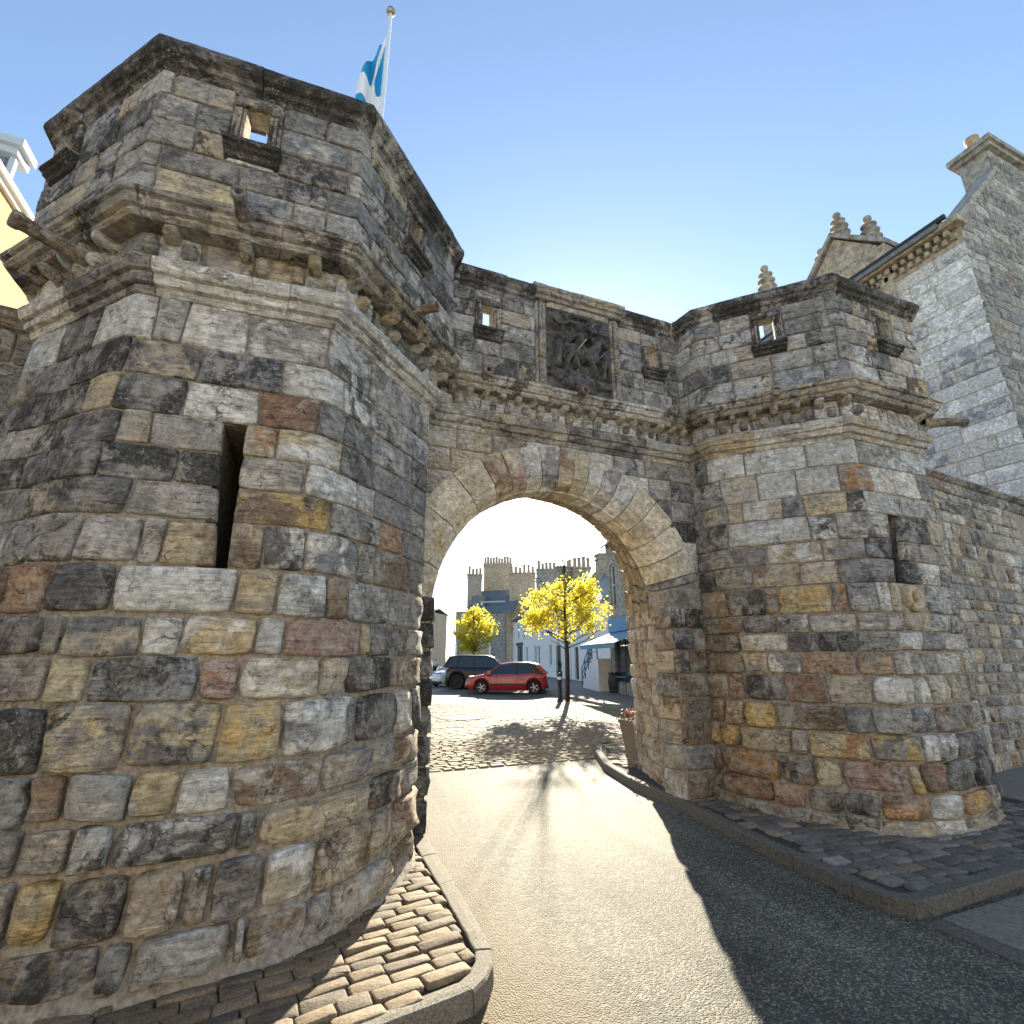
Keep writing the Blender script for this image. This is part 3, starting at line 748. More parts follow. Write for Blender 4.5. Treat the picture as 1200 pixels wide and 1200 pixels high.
# right tower
lineR = [(4.86, 5.50)] + [RT_top[i] for i in (1, 3, 5, 7, 8)]
moulding(tower_r, lineR, LOWP, joints(cum(lineR)[-1], .8), 'string_course', ['l', 'lt', 'wl', 't'], soot=.3)
moulding(tower_r, lineR, UPP, joints(cum(lineR)[-1], .8), 'corbel_cornice', ['lt', 'l', 'gl', 'gt'], soot=.65)
bed(tower_r, Wall(lineR, None, 9), list(cum(lineR)), [4.12, 4.5, 4.9], [], -.035, 'string_backing')
bandR = Wall(offset_line(lineR, .06), None, 9)
masonry(tower_r, bandR, .3, 5.0, [4.44, 4.67], .3, ['l', 't', 'w', 'wl', 'g'], bulge=.012, rough=.01, sunk=.05, name='frieze_stone')
bed(tower_r, bandR, list(bandR.L), [4.42, 4.68], [], -.02, 'corbel_backing')
corbel_table(tower_r, lineR, .6, 2.35, .125, .05, .03)
corbel_table(tower_r, lineR, 3.4, 3.9, .125, .1, .03)
PR = offset_line(lineR, .19); PR[0] = (PR[0][0], 5.5)
SPR = Wall(PR, None, 9)
winR = [solve_z(SPR, x, y, SPR.L[1], SPR.L[3], 4.9, 6.2) for x, y in ((898, 383), (1034, 385))]
winR = [(u, 5.66 + (z - 5.66) * .6) for u, z in winR]
parapet(tower_r, PR, winR, 4.87, 6.1, [4.88, 5.14, 5.40, 5.62, 5.86, 6.09], .4, ['g', 'lt', 'l', 'l', 'lw', 'gl', 'Yt', 'gk', 'lt', 'tl', 'lw', 'g', 'ln', 'gk'], snapi=(1, 2, 3), wop=(.17, .40), vis=(0, SPR.L[4] + .2))
moulding(tower_r, PR, COPE, joints(SPR.len, .75), 'coping_stone', ['g', 'k', 'k'], soot=.9, erode=.0035)
u, z = solve_z(SPR, 911, 470, SPR.L[1], SPR.L[2], 4.3, 5.2); spout(tower_r, SPR(u, 4.82), SPR.nrm(u, z), .16, .06)
spout(tower_r, SPR(SPR.L[3] + .12, 4.60), Vector((1, -.45, .04)), .45, .06)

# ---- curtain wall with the arch
CX, CZ, RI, RO = 2.82, 2.07, 1.53, 2.08; YF = 5.35
curtain = thing('gate_wall', 'carved gate wall with the round carriage arch standing between the two octagonal towers', 'gateway', (2.9, 6, 0))
SF = FnSurf(lambda a, z: Vector((a, YF, z)))
# spandrel stones around the arch ring
for za, zb in zip(*(lambda r: (r, r[1:]))([.0, .3, .58, .86, 1.12, 1.4, 1.68, 1.95, 2.22, 2.5, 2.8, 3.08, 3.36, 3.64, 3.92, 4.19])):
    def xe(z, sgn, rr=RO + .004):
        if z < CZ: return CX + sgn * (RI if True else rr)
        q = rr * rr - (z - CZ) ** 2
        return CX + sgn * sqrt(q) if q > 0 else CX
    if za >= 2.2:
        for sgn in (-1, 1):
            xa, xb = xe(za, sgn), xe(zb, sgn); wall = 1.02 if sgn < 0 else 4.9
            if abs(wall - xb) < .06: continue
            xm = xe((za + zb) / 2, sgn, RO - .10)
            n = max(1, round(abs(wall - xm) / .40)); lo_, hi_ = min(wall, xm), max(wall, xm); e_ = lo_
            for k in range(n):
                nx_ = hi_ if k == n - 1 else lo_ + (hi_ - lo_) * (k + 1) / n + U(-.06, .06)
                stone(curtain, SF, rect(e_, nx_, za, zb), random.choice(['l', 't', 'tl', 'l', 'yt', 'lt', 'w', 'py'] if sgn < 0 else ['l', 'nl', 'g', 'wl', 'kn', 'l']), bulge=.006, rough=.006, rnd=.02, gap=.005); e_ = nx_
    else:
        # piers: dressed angle stones beside the opening, a little uneven
        for sgn in (-1, 1):
            inner = CX + sgn * (RI + U(-.02, .03)); wall = 1.0 if sgn < 0 else 4.9
            q = rect(wall, inner, za, zb) if sgn < 0 else rect(inner, wall, za, zb)
            if sgn > 0 and R() < .6:
                m_ = U(.35, .65); mm = inner + (wall - inner) * m_
                stone(curtain, SF, rect(inner, mm, za, zb), random.choice(['g', 'gb', 'k', 'b', 'gk']), bulge=.02, rough=.02, rnd=.04)
                stone(curtain, SF, rect(mm, wall, za, zb), random.choice(['g', 'b', 'kb', 'gt']), bulge=.02, rough=.02, rnd=.04)
            else: stone(curtain, SF, q, random.choice(['g', 'gk', 'k', 'b', 'gb'] if sgn > 0 else ['k', 'kk', 'kb']), bulge=.02, rough=.02, rnd=.05, soot=None if sgn > 0 else .95)
# voussoirs: wedge stones, front face with a hollow chamfer and a soffit
th0, th1 = radians(-2), radians(182)
vc = []
a = 0
angs = [180, 163, 146, 132, 121, 113, 106, 98.5, 91, 84, 77.5, 71, 64, 56, 47, 37, 27, 17.5]
cvs = ['ct', 'cy', 'cc', 'ct', 'tb', 'pt', 'lc', 'gl', 'tb', 'yt', 'lc', 'gl', 'lw', 'tc', 'ct', 'cc', 'ct', 'cc', 'bt']
def vous(a0, a1, code):
    a0, a1 = radians(a0), radians(a1); nA = 5; v = []
    prof = [(RO, .0, -.03), (RO - .012, .0, .012), (RO - .05, 0, .02), (1.83, 0, .022), (1.70, 0, .02), (1.685, 0, .0), (1.63, .035, .0), (RI + .035, .12, .0), (RI + .03, .14, .0), (RI, .15, .0), (RI + .0, .42, 0), (RI + .16, .42, 0)]
    sd_ = Vector((R() * 30, 1, R() * 30)); pd = U(-.008, .012)
    for i in range(nA + 1):
        t = (a0 + (a1 - a0) * (i / nA)); e = 0 if 0 < i < nA else 0
        tt = t + (.0035 if i == 0 else (-.0035 if i == nA else 0)) * (1 if a1 > a0 else -1)
        for k, (r_, dy, pr) in enumerate(prof):
            nn = .010 * noise.noise(sd_ + Vector((cos(t) * r_ * 6, sin(t) * r_ * 6, k * .3)))
            edge = -.012 if i in (0, nA) and k < 6 else 0
            rr = r_ + nn * (k > 5)
            v.append((CX + cos(tt) * rr, YF - pr - pd - edge * -1 * -1 + dy - nn, CZ + sin(tt) * rr))
    m_ = len(prof); f = [(i * m_ + k, (i + 1) * m_ + k, (i + 1) * m_ + k + 1, i * m_ + k + 1) for i in range(nA) for k in range(m_ - 1)] + [tuple(range(m_ - 1, -1, -1)), tuple(nA * m_ + k for k in range(m_))]
    o = obj('voussoir', v, f, M['ashlar'], curtain); stone_colour(o, code, soot=.02 if code[0] in 'ytc' else .4, vary=.08)
angs += [14, 0]; cvs[17:] = ['kg', 'gk']
for a0, a1, c in zip(angs, angs[1:], cvs[:]): vous(a0, a1, c)
# passage: splayed side walls and rough vault between the front ring and the back of the gate
YB = 7.25; Y1 = YF + .42
HW0, HW1 = RI + .10, 2.14
def sec(th, f):
    """cross-section at depth fraction f: th from 0 (right spring) to pi (left spring)"""
    hw = HW0 + (HW1 - HW0) * f; cx = CX + .03 * f
    zs = CZ + .15 * f; hh = (RI + .06) + f * (.45 - .15)
    e = 2 + .7 * f; c, s_ = cos(th), sin(th)
    x = math.copysign(abs(c) ** (2 / e), c); y_ = abs(s_) ** (2 / e)
    return Vector((cx + hw * x, Y1 + (YB - Y1) * f, zs + hh * y_))
def side(sgn):
    def fn(f, z):
        p = sec(0 if sgn > 0 else pi, max(0, min(1, f))); return Vector((p.x + sgn * .05 * (0.5 - z / 4), Y1 + (YB - Y1) * f, z))
    return fn
SWR = FnSurf(lambda u, z: side(1)((1.48 - u) / 1.48, z))   # u from back (0) to front(1.48), faces -x
rws = rows_of(-.1, 2.25, .21, .4)
SWR2 = FnSurf(lambda u, z: side(1)(1 - u / 1.48, z))
masonry(curtain, SWR2, 0, 1.48, rws, .27, ['t', 'tb', 'tg', 'b', 'y', 'tl', 'bt', 'rt', 'tl', 't'], bulge=.02, rough=.022, rnd=.08, gap=.008, soot=.12)
bed(curtain, SWR2, lin(0, 1.48, 4), lin(-.1, 2.25, 4), [], -.01, 'mortar_bed')
SWL = FnSurf(lambda u, z: side(-1)(u / 1.48, z))
masonry(curtain, SWL, 0, 1.48, rows_of(-.1, 2.25, .3, .2), .4, ['t', 'g', 'tg', 'b'], bulge=.03, rough=.02)
bed(curtain, SWL, lin(0, 1.48, 4), lin(-.1, 2.25, 4), [], -.01, 'mortar_bed')
VS = FnSurf(lambda s_, t: sec(max(0.0, min(pi, s_)), max(0, min(1, 1 - t))), .01)     # s = angle, t = 0 back..1 front
for (t0, t1) in ((0, .28), (.28, .55), (.55, .8), (.8, 1.0)):
    a = .0
    while a < pi - .02:
        e = min(pi, a + U(.09, .2)); 
        if pi - e < .08: e = pi
        stone(curtain, FnSurf(lambda s_, t: sec(max(0.0, min(pi, s_)), max(0, min(1, t))), .008) if False else VS, rect(a, e, t0, t1), random.choice(['t', 'y', 'tb', 'oy', 'yt', 'tl']), bulge=.025, rough=.02, gap=.006, sunk=.03, name='vault_stone', soot=.08, big=False)
        a = e
vm = MB(); na = 28
for i in range(na):
    for j in range(4):
        q = [sec(pi * i / na, j / 4), sec(pi * (i + 1) / na, j / 4), sec(pi * (i + 1) / na, (j + 1) / 4), sec(pi * i / na, (j + 1) / 4)]
        cc = Vector((CX, 0, CZ)); q = [Vector((p.x + (p.x - CX) * .012, p.y, p.z + (p.z - CZ) * .012)) for p in q]
        vm.add(q, [(0, 1, 2, 3)])
vm.build('vault_bed', M['mortar'], curtain, True, True)
# solid masonry of the gate above and beside the vault, closed at the back
cm = MB()
xs_ = [CX + cos(pi - pi * i / 24) for i in range(25)]
def backring(f, Y, xl, xr, zt):
    pts = [sec(pi - pi * i / 24, f) for i in range(25)]
    v = [(xl, Y, -.1), (pts[0].x - .02, Y, -.1)] + [(p.x + (p.x - CX) * .015, Y, p.z + (p.z - CZ) * .015) for p in pts] + [(pts[-1].x + .02, Y, -.1), (xr, Y, -.1), (xr, Y, zt), (xl, Y, zt)]
    return v
vb = backring(1, YB, .3, 5.6, 4.85)
n = len(vb); cm.v += vb
cm.f.append(tuple(range(n))); cm.m.append(0)
cm.box(.3, 5.6, YF + .5, YB, 4.7, 4.85)
cm.box(.3, CX - HW1 - .2, YF + .5, YB - .01, -.1, 4.7)
cm.box(CX + HW1 + .2, 5.6, YF + .5, YB - .01, -.1, 4.7)
cm.build('wall_core', M['farstone'], curtain, world=True)
fm = MB(); 
for i in range(24):     # front backing ring behind spandrels
    t0, t1 = pi - pi * i / 24, pi - pi * (i + 1) / 24
    q0 = (CX + cos(t0) * 1.9, YF + .012, CZ + sin(t0) * 1.9); q1 = (CX + cos(t1) * 1.9, YF + .012, CZ + sin(t1) * 1.9)
    fm.add([q0, q1, (q1[0], YF + .012, 4.3), (q0[0], YF + .012, 4.3)], [(0, 1, 2, 3)])
fm.add([(.9, YF + .012, -.1), (CX - RI - .04, YF + .012, -.1), (CX - RI - .04, YF + .012, CZ), (.9, YF + .012, CZ)], [(0, 1, 2, 3)])
fm.add([(.9, YF + .012, CZ), (CX - 1.9, YF + .012, CZ), (CX - 1.9, YF + .012, 4.3), (.9, YF + .012, 4.3)], [(0, 1, 2, 3)])
fm.add([(CX + RI + .04, YF + .012, -.1), (4.95, YF + .012, -.1), (4.95, YF + .012, CZ + .65), (CX + RI + .04, YF + .012, CZ)], [(0, 1, 2, 3)])
fm.add([(CX + 1.9, YF + .012, CZ), (5.1, YF + .012, CZ), (5.1, YF + .012, 4.3), (CX + 1.9, YF + .012, 4.3)], [(0, 1, 2, 3)])
fm.build('mortar_bed', M['mortar'], curtain, world=True)
# inner returns of the two piers (front reveal under the ring)
for sgn in (-1, 1):
    RS = FnSurf((lambda s_: (lambda u, z: Vector((CX + s_ * (RI + .005 + .01 * 0), YF + .02 + (u if s_ < 0 else (.40 - u)), z))))(sgn))
    masonry(curtain, RS, 0, .40, [-.1, .3, .58, .86, 1.12, 1.4, 1.68, 1.95, 2.12], .5, ['t', 'g', 'tb', 'b'] if sgn > 0 else ['g', 'k', 'gk'], bulge=.02, rough=.03, rnd=.08, gap=.004, soot=.3, sunk=.06)
    x = CX + sgn * (RI + .03); obj('mortar_bed', [(x, YF, -.1), (x, YF + .44, -.1), (x, YF + .44, 2.1), (x, YF, 2.1)], [(0, 1, 2, 3) if sgn > 0 else (3, 2, 1, 0)], M['mortar'], curtain)

lineC = [(.9, YF), (5.05, YF)]
CL = [(o_, z + .03) for o_, z in LOWP]
moulding(curtain, lineC, [(o_, z) for o_, z in LOWP], joints(4.1, .9), 'string_course', ['l', 'lt', 'g', 'bt'], soot=.5)
moulding(curtain, lineC, [(o_ * .8, z) for o_, z in UPP], joints(4.1, .8), 'corbel_cornice', ['lt', 'l', 'gl', 'gt'], soot=.65)
bed(curtain, Wall(lineC, None, 9), [0, 4.15], [4.12, 4.5, 4.9], [], -.035, 'string_backing')
bandC = Wall(offset_line(lineC, .05), None, 9)
masonry(curtain, bandC, .0, 4.1, [4.44, 4.67], .28, ['l', 't', 'g', 'wl', 'b'], bulge=.012, rough=.01, sunk=.05, name='frieze_stone')
bed(curtain, bandC, [0, 4.15], [4.42, 4.68], [], -.02, 'corbel_backing')
corbel_table(curtain, lineC, .25, 4.0, .105, .06, .0)
PC = offset_line(lineC, .12)
SPC = Wall(PC, None, 9)
winC = [(solve_z(SPC, 572, 358, 0, 4.1, 4.9, 6.2)[0], 5.69), (solve_z(SPC, 763, 411, 0, 4.1, 4.9, 6.2)[0], 5.69)]
pa, pb = 2.44 - .9, 3.70 - .9
parapet(curtain, PC, winC, 4.87, 6.1, [4.88, 5.16, 5.42, 5.66, 5.88, 6.09], .34, ['g', 'gl', 'gk', 'l', 'tl', 'lg', 'gn', 'gk', 'l'], extra_holes=[(pa, pb, 4.8, 6.2)], wop=(.14, .36))
moulding(curtain, [(.9, YF - .12), (2.42, YF - .12)], COPE, [.5, 1.1], 'coping_stone', ['g', 'k'], soot=.85, erode=.0035)
moulding(curtain, [(3.74, YF - .12), (5.05, YF - .12)], COPE, [.6], 'coping_stone', ['g', 'k'], soot=.85, erode=.0035)
# panel frame
FR = [(.0, 6.17), (.05, 6.175), (.055, 6.22), (.09, 6.235), (.095, 6.28), (.12, 6.30), (.12, 6.34), (.06, 6.36), (-.35, 6.37), (-.35, 6.1), (0, 6.1)]
moulding(curtain, [(2.38, YF - .13), (3.78, YF - .13)], FR, [.7], 'panel_cornice', ['gt', 'g'], soot=.4)
SP_ = FnSurf(lambda a, z: Vector((a, YF - .12, z)))
for xa, xb in ((2.43, 2.60), (3.57, 3.72)):
    zz = [4.88, 5.3, 5.72, 6.16]
    for a, b in zip(zz, zz[1:]):
        for q0, q1, pr in ((0, .3, .02), (.3, .62, .05), (.62, .85, .035), (.85, 1, .01)):
            stone(curtain, SP_, rect(xa + (xb - xa) * q0, xa + (xb - xa) * q1, a, b), 'gt', bulge=pr, rough=.01, gap=.001, rnd=.0, name='panel_jamb', mat='mould', soot=.35)
stone(curtain, SP_, rect(2.6, 3.57, 6.08, 6.17), 'gt', bulge=.03, rough=.008, gap=.002, rnd=0, name='panel_lintel', mat='mould', soot=.4)
obj('panel_back', [(2.55, YF - .04, 4.85), (3.62, YF - .04, 4.85), (3.62, YF - .04, 6.12), (2.55, YF - .04, 6.12)], [(0, 1, 2, 3)], M['darkiron'], curtain)
# carved relief: rider on a horse, attendants and scrolls, eroded
def relief():
    caps = []    # (x0,z0,x1,z1,r0,r1,h)  panel coords 0..1 x 0..1.25
    A = caps.append
    A((.36, .62, .66, .60, .125, .12, .15))                # horse barrel
    A((.66, .64, .78, .86, .10, .065, .15)); A((.78, .86, .90, .80, .055, .035, .13))   # neck, head
    A((.36, .58, .27, .70, .09, .05, .11)); A((.27, .70, .22, .48, .035, .02, .08))     # croup, tail
    for q in ((.32, .55, .26, .40, .24, .27), (.40, .52, .44, .38, .40, .26), (.62, .52, .70, .42, .66, .32), (.70, .55, .80, .52, .84, .42)):
        A((q[0], q[1], q[2], q[3], .05, .032, .12)); A((q[2], q[3], q[4], q[5], .03, .022, .1))
    A((.46, .72, .48, .92, .075, .065, .17)); A((.485, 1.01, .485, 1.02, .05, .05, .18))     # rider torso, head
    A((.50, .9, .63, .80, .035, .025, .17)); A((.47, .70, .53, .50, .05, .03, .17))
    A((.46, .88, .36, .80, .035, .025, .16)); A((.38, .68, .62, 1.15, .011, .008, .2))        # lance
    A((.13, .42, .14, .70, .075, .06, .12)); A((.14, .81, .14, .82, .04, .04, .13)); A((.15, .7, .22, .58, .03, .02, .13))
    A((.24, .80, .22, .95, .05, .045, .09)); A((.22, 1.0, .22, 1.01, .035, .035, .1))
    A((.86, .48, .87, .68, .06, .06, .12)); A((.87, .78, .87, .79, .043, .043, .14)); A((.84, .46, .83, .28, .028, .022, .12)); A((.90, .46, .92, .28, .028, .022, .12))
    A((.83, .66, .74, .56, .026, .02, .13))
    for q in ((.05, 1.08, .12, 1.02), (.12, 1.02, .22, 1.0), (.22, 1.0, .33, 1.08), (.33, 1.08, .45, 1.06), (.45, 1.10, .52, 1.02), (.52, 1.02, .62, 1.04), (.62, 1.04, .64, 1.13), (.64, 1.13, .5, 1.17), (.5, 1.17, .36, 1.20), (.62, 1.0, .76, .98), (.76, .98, .95, .99), (.95, .99, .95, .9), (.04, 1.08, .05, .98), (.05, .98, .16, .92)):
        A((*q, .022, .022, .09))
    A((.05, .28, .30, .20, .07, .09, .09)); A((.30, .18, .62, .14, .11, .12, .11)); A((.62, .2, .92, .2, .09, .06, .09)); A((.35, .3, .6, .26, .06, .05, .07))
    nx, nz = 110, 136; v = []; f = []
    for j in range(nz + 1):
        for i in range(nx + 1):
            x = i / nx; z = j / nz * 1.25
            jx = x + .007 * noise.noise(Vector((x * 14, z * 14, 1))); jz = z + .007 * noise.noise(Vector((x * 14, z * 14, 7)))
            h = 0
            for (x0, z0, x1, z1, r0, r1, hh) in caps:
                r0 *= .92; r1 *= .92; dx, dz = x1 - x0, z1 - z0; l2 = dx * dx + dz * dz + 1e-9; t = max(0, min(1, ((jx - x0) * dx + (jz - z0) * dz) / l2))
                d = hypot(jx - x0 - dx * t, jz - z0 - dz * t); r_ = r0 + (r1 - r0) * t
                if d < r_: h = max(h, hh * (.35 + .65 * sqrt(1 - (d / r_) ** 2)))
            h += .006 * noise.noise(Vector((x * 9, z * 9, 3))) + .006 * noise.noise(Vector((x * 30, z * 30, 3)))
            v.append((2.60 + x * .97, YF - .122 - h * .9, 4.86 + z * .98))
    for j in range(nz):
        for i in range(nx):
            a = j * (nx + 1) + i; f.append((a, a + 1, a + nx + 2, a + nx + 1))
    return obj('carved_relief', v, f, M['darkiron'], curtain, True)
relief()
MB().tube([(2.96, YF - .30, 5.42), (3.10, YF - .29, 5.62), (3.24, YF - .27, 5.90)], .008, 6).build('lance', M['ashlar'], curtain, True, True).color = (.5, .48, .43, 0)
for (x, u_) in ((572, 0), (683, 0), (783, 0)):
    u, z = solve_z(SPC, x - 8, 480, 0, 4.1, 4.3, 5.2); spout(curtain, SPC(u, 4.80), Vector((.0, -1, .02)), .27, .055)
prism(curtain, [(.6, YF + .25), (5.4, YF + .25), (5.4, YB), (.6, YB)], 4.3, 4.7, 'wall_head', 'mortar')

# ---- rubble boundary walls either side
wall_r = thing('boundary_wall', 'high grey rubble wall running right from the right-hand gate tower', 'wall', (9, 5, 0), group='rubble walls joining the gate')
lineW = [(8.2, 4.80), (14.5, 5.49)]
SW = Wall(lineW, None, 9)
zt = solve_z(SW, 1150, 578, 0, 6.2, 2, 6)[1]
masonry(wall_r, SW, .0, 4.6, rows_of(-.05, zt - .2, .21, .4), .33, ['g', 'gl', 'gk', 'l', 'gt', 'lg', 'b', 'g', 't', 'gl', 'lw'], bulge=.02, rough=.025, rnd=.16, gap=.008, big=False, wj=.55)
bed(wall_r, SW, lin(0, SW.len, 6), lin(-.1, zt, 4), [], -.008)
prism(wall_r, [(8.2, 4.83), (14.5, 5.52), (14.5, 6.0), (8.2, 5.3)], -.1, zt, 'wall_core', 'farstone2')
moulding(wall_r, lineW, [(-.02, zt - .22), (.03, zt - .21), (.06, zt - .16), (.03, zt - .12), (.02, zt - .02), (.07, zt), (.12, zt + .05), (.10, zt + .09), (-.5, zt + .12)], joints(6.3, .9), 'coping_stone', ['g', 'k', 'gb'], soot=.4)
wall_l = thing('boundary_wall', 'dark coursed wall at the far left edge, abutting the left-hand gate tower', 'wall', (-3, 5.6, 0), group='rubble walls joining the gate')
lineV = [(-6.5, 5.0), (-2.0, 5.62)]
SV = Wall(lineV, None, 9)
zv = solve_z(SV, 12, 372, 1, SV.len, 2, 7)[1]
masonry(wall_l, SV, 2.0, SV.len, rows_of(.6, zv - .12, .29), .46, ['g', 'k', 'gl', 'kg', 'gt'], bulge=.02, rough=.015)
bed(wall_l, SV, lin(0, SV.len, 5), lin(-.1, zv, 4), [], -.01)
prism(wall_l, [(-6.5, 5.03), (-2.0, 5.65), (-2.0, 6.2), (-6.5, 5.6)], -.1, zv, 'wall_core', 'farstone2')
moulding(wall_l, lineV, [(-.02, zv - .14), (.04, zv - .12), (.06, zv - .06), (.1, zv - .04), (.12, zv + .02), (.08, zv + .06), (-.5, zv + .1)], joints(4.5, .8), 'coping_stone', ['t', 'g', 'gb'], soot=.3)

# ---- flag on the left tower
fl = thing('flagpole', 'white flagpole rising behind the left-hand tower parapet', 'flagpole', (.34, 6.2, 4.85))
mb = MB().tube([(.34, 6.2, 4.85), (.345, 6.2, 8), (.35, 6.2, 11.78)], [.045, .04, .028], 12); mb.build('pole', M['wframe'], fl, True, True)
mb = MB().lathe([(0, .0), (.05, .01), (.075, .06), (.06, .11), (0, .13)], Matrix.Translation((.35, 6.2, 11.78)), 14); mb.build('finial', plain('brass_finial', (.35, .28, .2), .4, .6), fl, True, True)
def flag():
    m, t, P = newmat('saltire_cloth'); b = NB(t)
    at = b.n('ShaderNodeUVMap'); at.uv_map = 'UVMap'; sp = b.n('ShaderNodeSeparateXYZ'); b.l(at.outputs[0], sp.inputs[0])
    d1 = b.math('ABSOLUTE', b.math('SUBTRACT', sp.outputs[0], sp.outputs[1])); d2 = b.math('ABSOLUTE', b.math('SUBTRACT', b.math('ADD', sp.outputs[0], sp.outputs[1]), 1.0))
    d = b.math('MINIMUM', d1, d2); f = b.math('LESS_THAN', d, .13)
    b.l(b.mix(f, (.005, .26, .52), (.75, .76, .78)), P.inputs['Base Color']); P.inputs['Roughness'].default_value = .8
    P.inputs['Transmission Weight'].default_value = 0
    nu, nv = 30, 22; v = []; uv = []; fc = []
    for j in range(nv + 1):
        for i in range(nu + 1):
            s_ = i / nu; t_ = j / nv      # s away from the pole, t upward along the hoist
            fold = s_ * .30
            x = .31 - .33 * s_ - .04 * sin(s_ * 7 + t_ * 2) * s_
            y = 6.2 + .07 * sin(s_ * 13 + t_ * 1.2) * min(1, s_ * 3)
            z = 11.25 - (1 - t_) * 1.5 - s_ * (1.35 - .25 * t_) - .04 * sin(s_ * 9)
            v.append((x, y, z)); uv.append((s_, t_))
    for j in range(nv):
        for i in range(nu): a = j * (nu + 1) + i; fc.append((a, a + 1, a + nu + 2, a + nu + 1))
    o = obj('flag', v, fc, m, None, True); tag(o, 'blue and white saltire flag hanging limp from the white flagpole', 'flag')
    l_ = o.data.uv_layers.new(name='UVMap')
    for lp in o.data.loops: l_.data[lp.index].uv = uv[lp.vertex_index]
flag()

# ================================================================== GROUND
ZR = -.1
o = obj('road', [(-300, -200, ZR), (300, -200, ZR), (300, 500, ZR), (-300, 500, ZR)], [(0, 1, 2, 3)], M['asphalt']); tag(o, kind='structure')
def patch(name, pts, z, mat, parent=None, kind='structure', sides=.12):
    n = len(pts); v = [(x, y, z) for x, y in pts] + [(x, y, z - sides) for x, y in pts]
    f = [tuple(range(n))] + [((i + 1) % n, i, n + i, n + (i + 1) % n) for i in range(n)]
    o = obj(name, v, f, M[mat], parent)
    if kind: o['kind'] = kind
    return o
def inpoly(x, y, poly):
    c = False; j = len(poly) - 1
    for i in range(len(poly)):
        xi, yi = poly[i]; xj, yj = poly[j]
        if (yi > y) != (yj > y) and x < (xj - xi) * (y - yi) / (yj - yi) + xi: c = not c
        j = i
    return c
def slab_stone(parent, c, ang, lx, ly, z, colr, th=.05, name='sett', rnd=.02, domed=.008, mat='sett'):
    """a worn sett: rounded plan, domed top"""
    n = 16; v = []; ca, sa = cos(ang), sin(ang); tl = U(-.006, .006); tl2 = U(-.006, .006)
    def ring(sx, z_):
        for k in range(n):
            t = 2 * pi * (k + .5) / n; x = math.copysign(abs(cos(t)) ** .24, cos(t)) * lx / 2; y = math.copysign(abs(sin(t)) ** .24, sin(t)) * ly / 2
            x = x - math.copysign(min(abs(x), sx), x); y = y - math.copysign(min(abs(y), sx), y)
            jx = .006 * noise.noise(Vector((c[0] * 9 + k, c[1] * 9, 1)))
            v.append((c[0] + ca * (x + jx) - sa * y, c[1] + sa * x + ca * (y + jx), z_ + tl * x / lx * 2 + tl2 * y / ly * 2))
    ring(0, z - th); ring(.0, z - rnd * .7); ring(rnd * .5, z - rnd * .15); ring(rnd * 1.4, z + domed * .5)
    v.append((c[0], c[1], z + domed))
    f = [(r_ * n + k, r_ * n + (k + 1) % n, (r_ + 1) * n + (k + 1) % n, (r_ + 1) * n + k) for r_ in range(3) for k in range(n)] + [(3 * n + k, 3 * n + (k + 1) % n, 4 * n) for k in range(n)]
    o = obj(name, v, f, M[mat], parent, True); f_ = U(.75, 1.25); o.color = (colr[0] * f_, colr[1] * f_, colr[2] * f_, 1)
    return o
# left pavement of setts
KL = [(1.30, 5.9), (1.15, 5.35), (1.14, 5.12), (1.135, 4.33), (1.12, 3.78), (1.105, 3.24), (.98, 3.06), (.46, 2.94), (-.3, 2.80), (-3, 2.3)]
KLo = [(1.44, 5.9), (1.30, 5.35), (1.28, 5.12), (1.26, 4.4), (1.235, 3.8), (1.20, 3.2), (1.04, 2.96), (.46, 2.84), (-.3, 2.70), (-3, 2.2)]
pav_l = patch('pavement', KL + [(-3, 5.5), (.9, 5.5)], -.022, 'bed')
tag(pav_l, 'small wedge of dark setts below the left-hand gate tower')
ang = radians(9)
row = 0; y0 = 2.75
inner = [(x - .008 if i < 6 else x, y + (.01 if i >= 6 else 0)) for i, (x, y) in enumerate(KL)] + [(-3, 5.5), (.9, 5.5)]
pts_tower = [SL(u, 0) for u in lin(uL[1], uL[8], 40)]
towpoly = [(p.x, p.y) for p in pts_tower] + [(1.0, 8), (-4, 8)]
yy = 2.0
while yy < 5.8:
    ly = U(.088, .112); xx = -2.2 + U(0, .2)
    while xx < 1.3:
        lx = U(.15, .27); cx, cy = xx + lx / 2, yy + ly / 2 + (xx + lx / 2 - 1) * math.tan(ang)
        e0, e1 = cx - lx / 2, cx + lx / 2; tn = math.tan(ang)
        okx = lambda q: inpoly(q, cy + (q - cx) * tn, inner) and not inpoly(q, cy + (q - cx) * tn + .02, towpoly)
        ins = [e0 + (e1 - e0) * q / 16 for q in range(17) if okx(e0 + (e1 - e0) * q / 16)]
        if len(ins) > 3:
            e0, e1 = min(ins), max(ins); cm_ = (e0 + e1) / 2
            slab_stone(pav_l, (cm_, cy + (cm_ - cx) * tn), ang, e1 - e0 - .004, ly - .004, U(-.010, .006), (.19, .14, .088) if R() < .8 else (.14, .11, .08), rnd=.009, domed=.003)
        xx += lx
    yy += ly
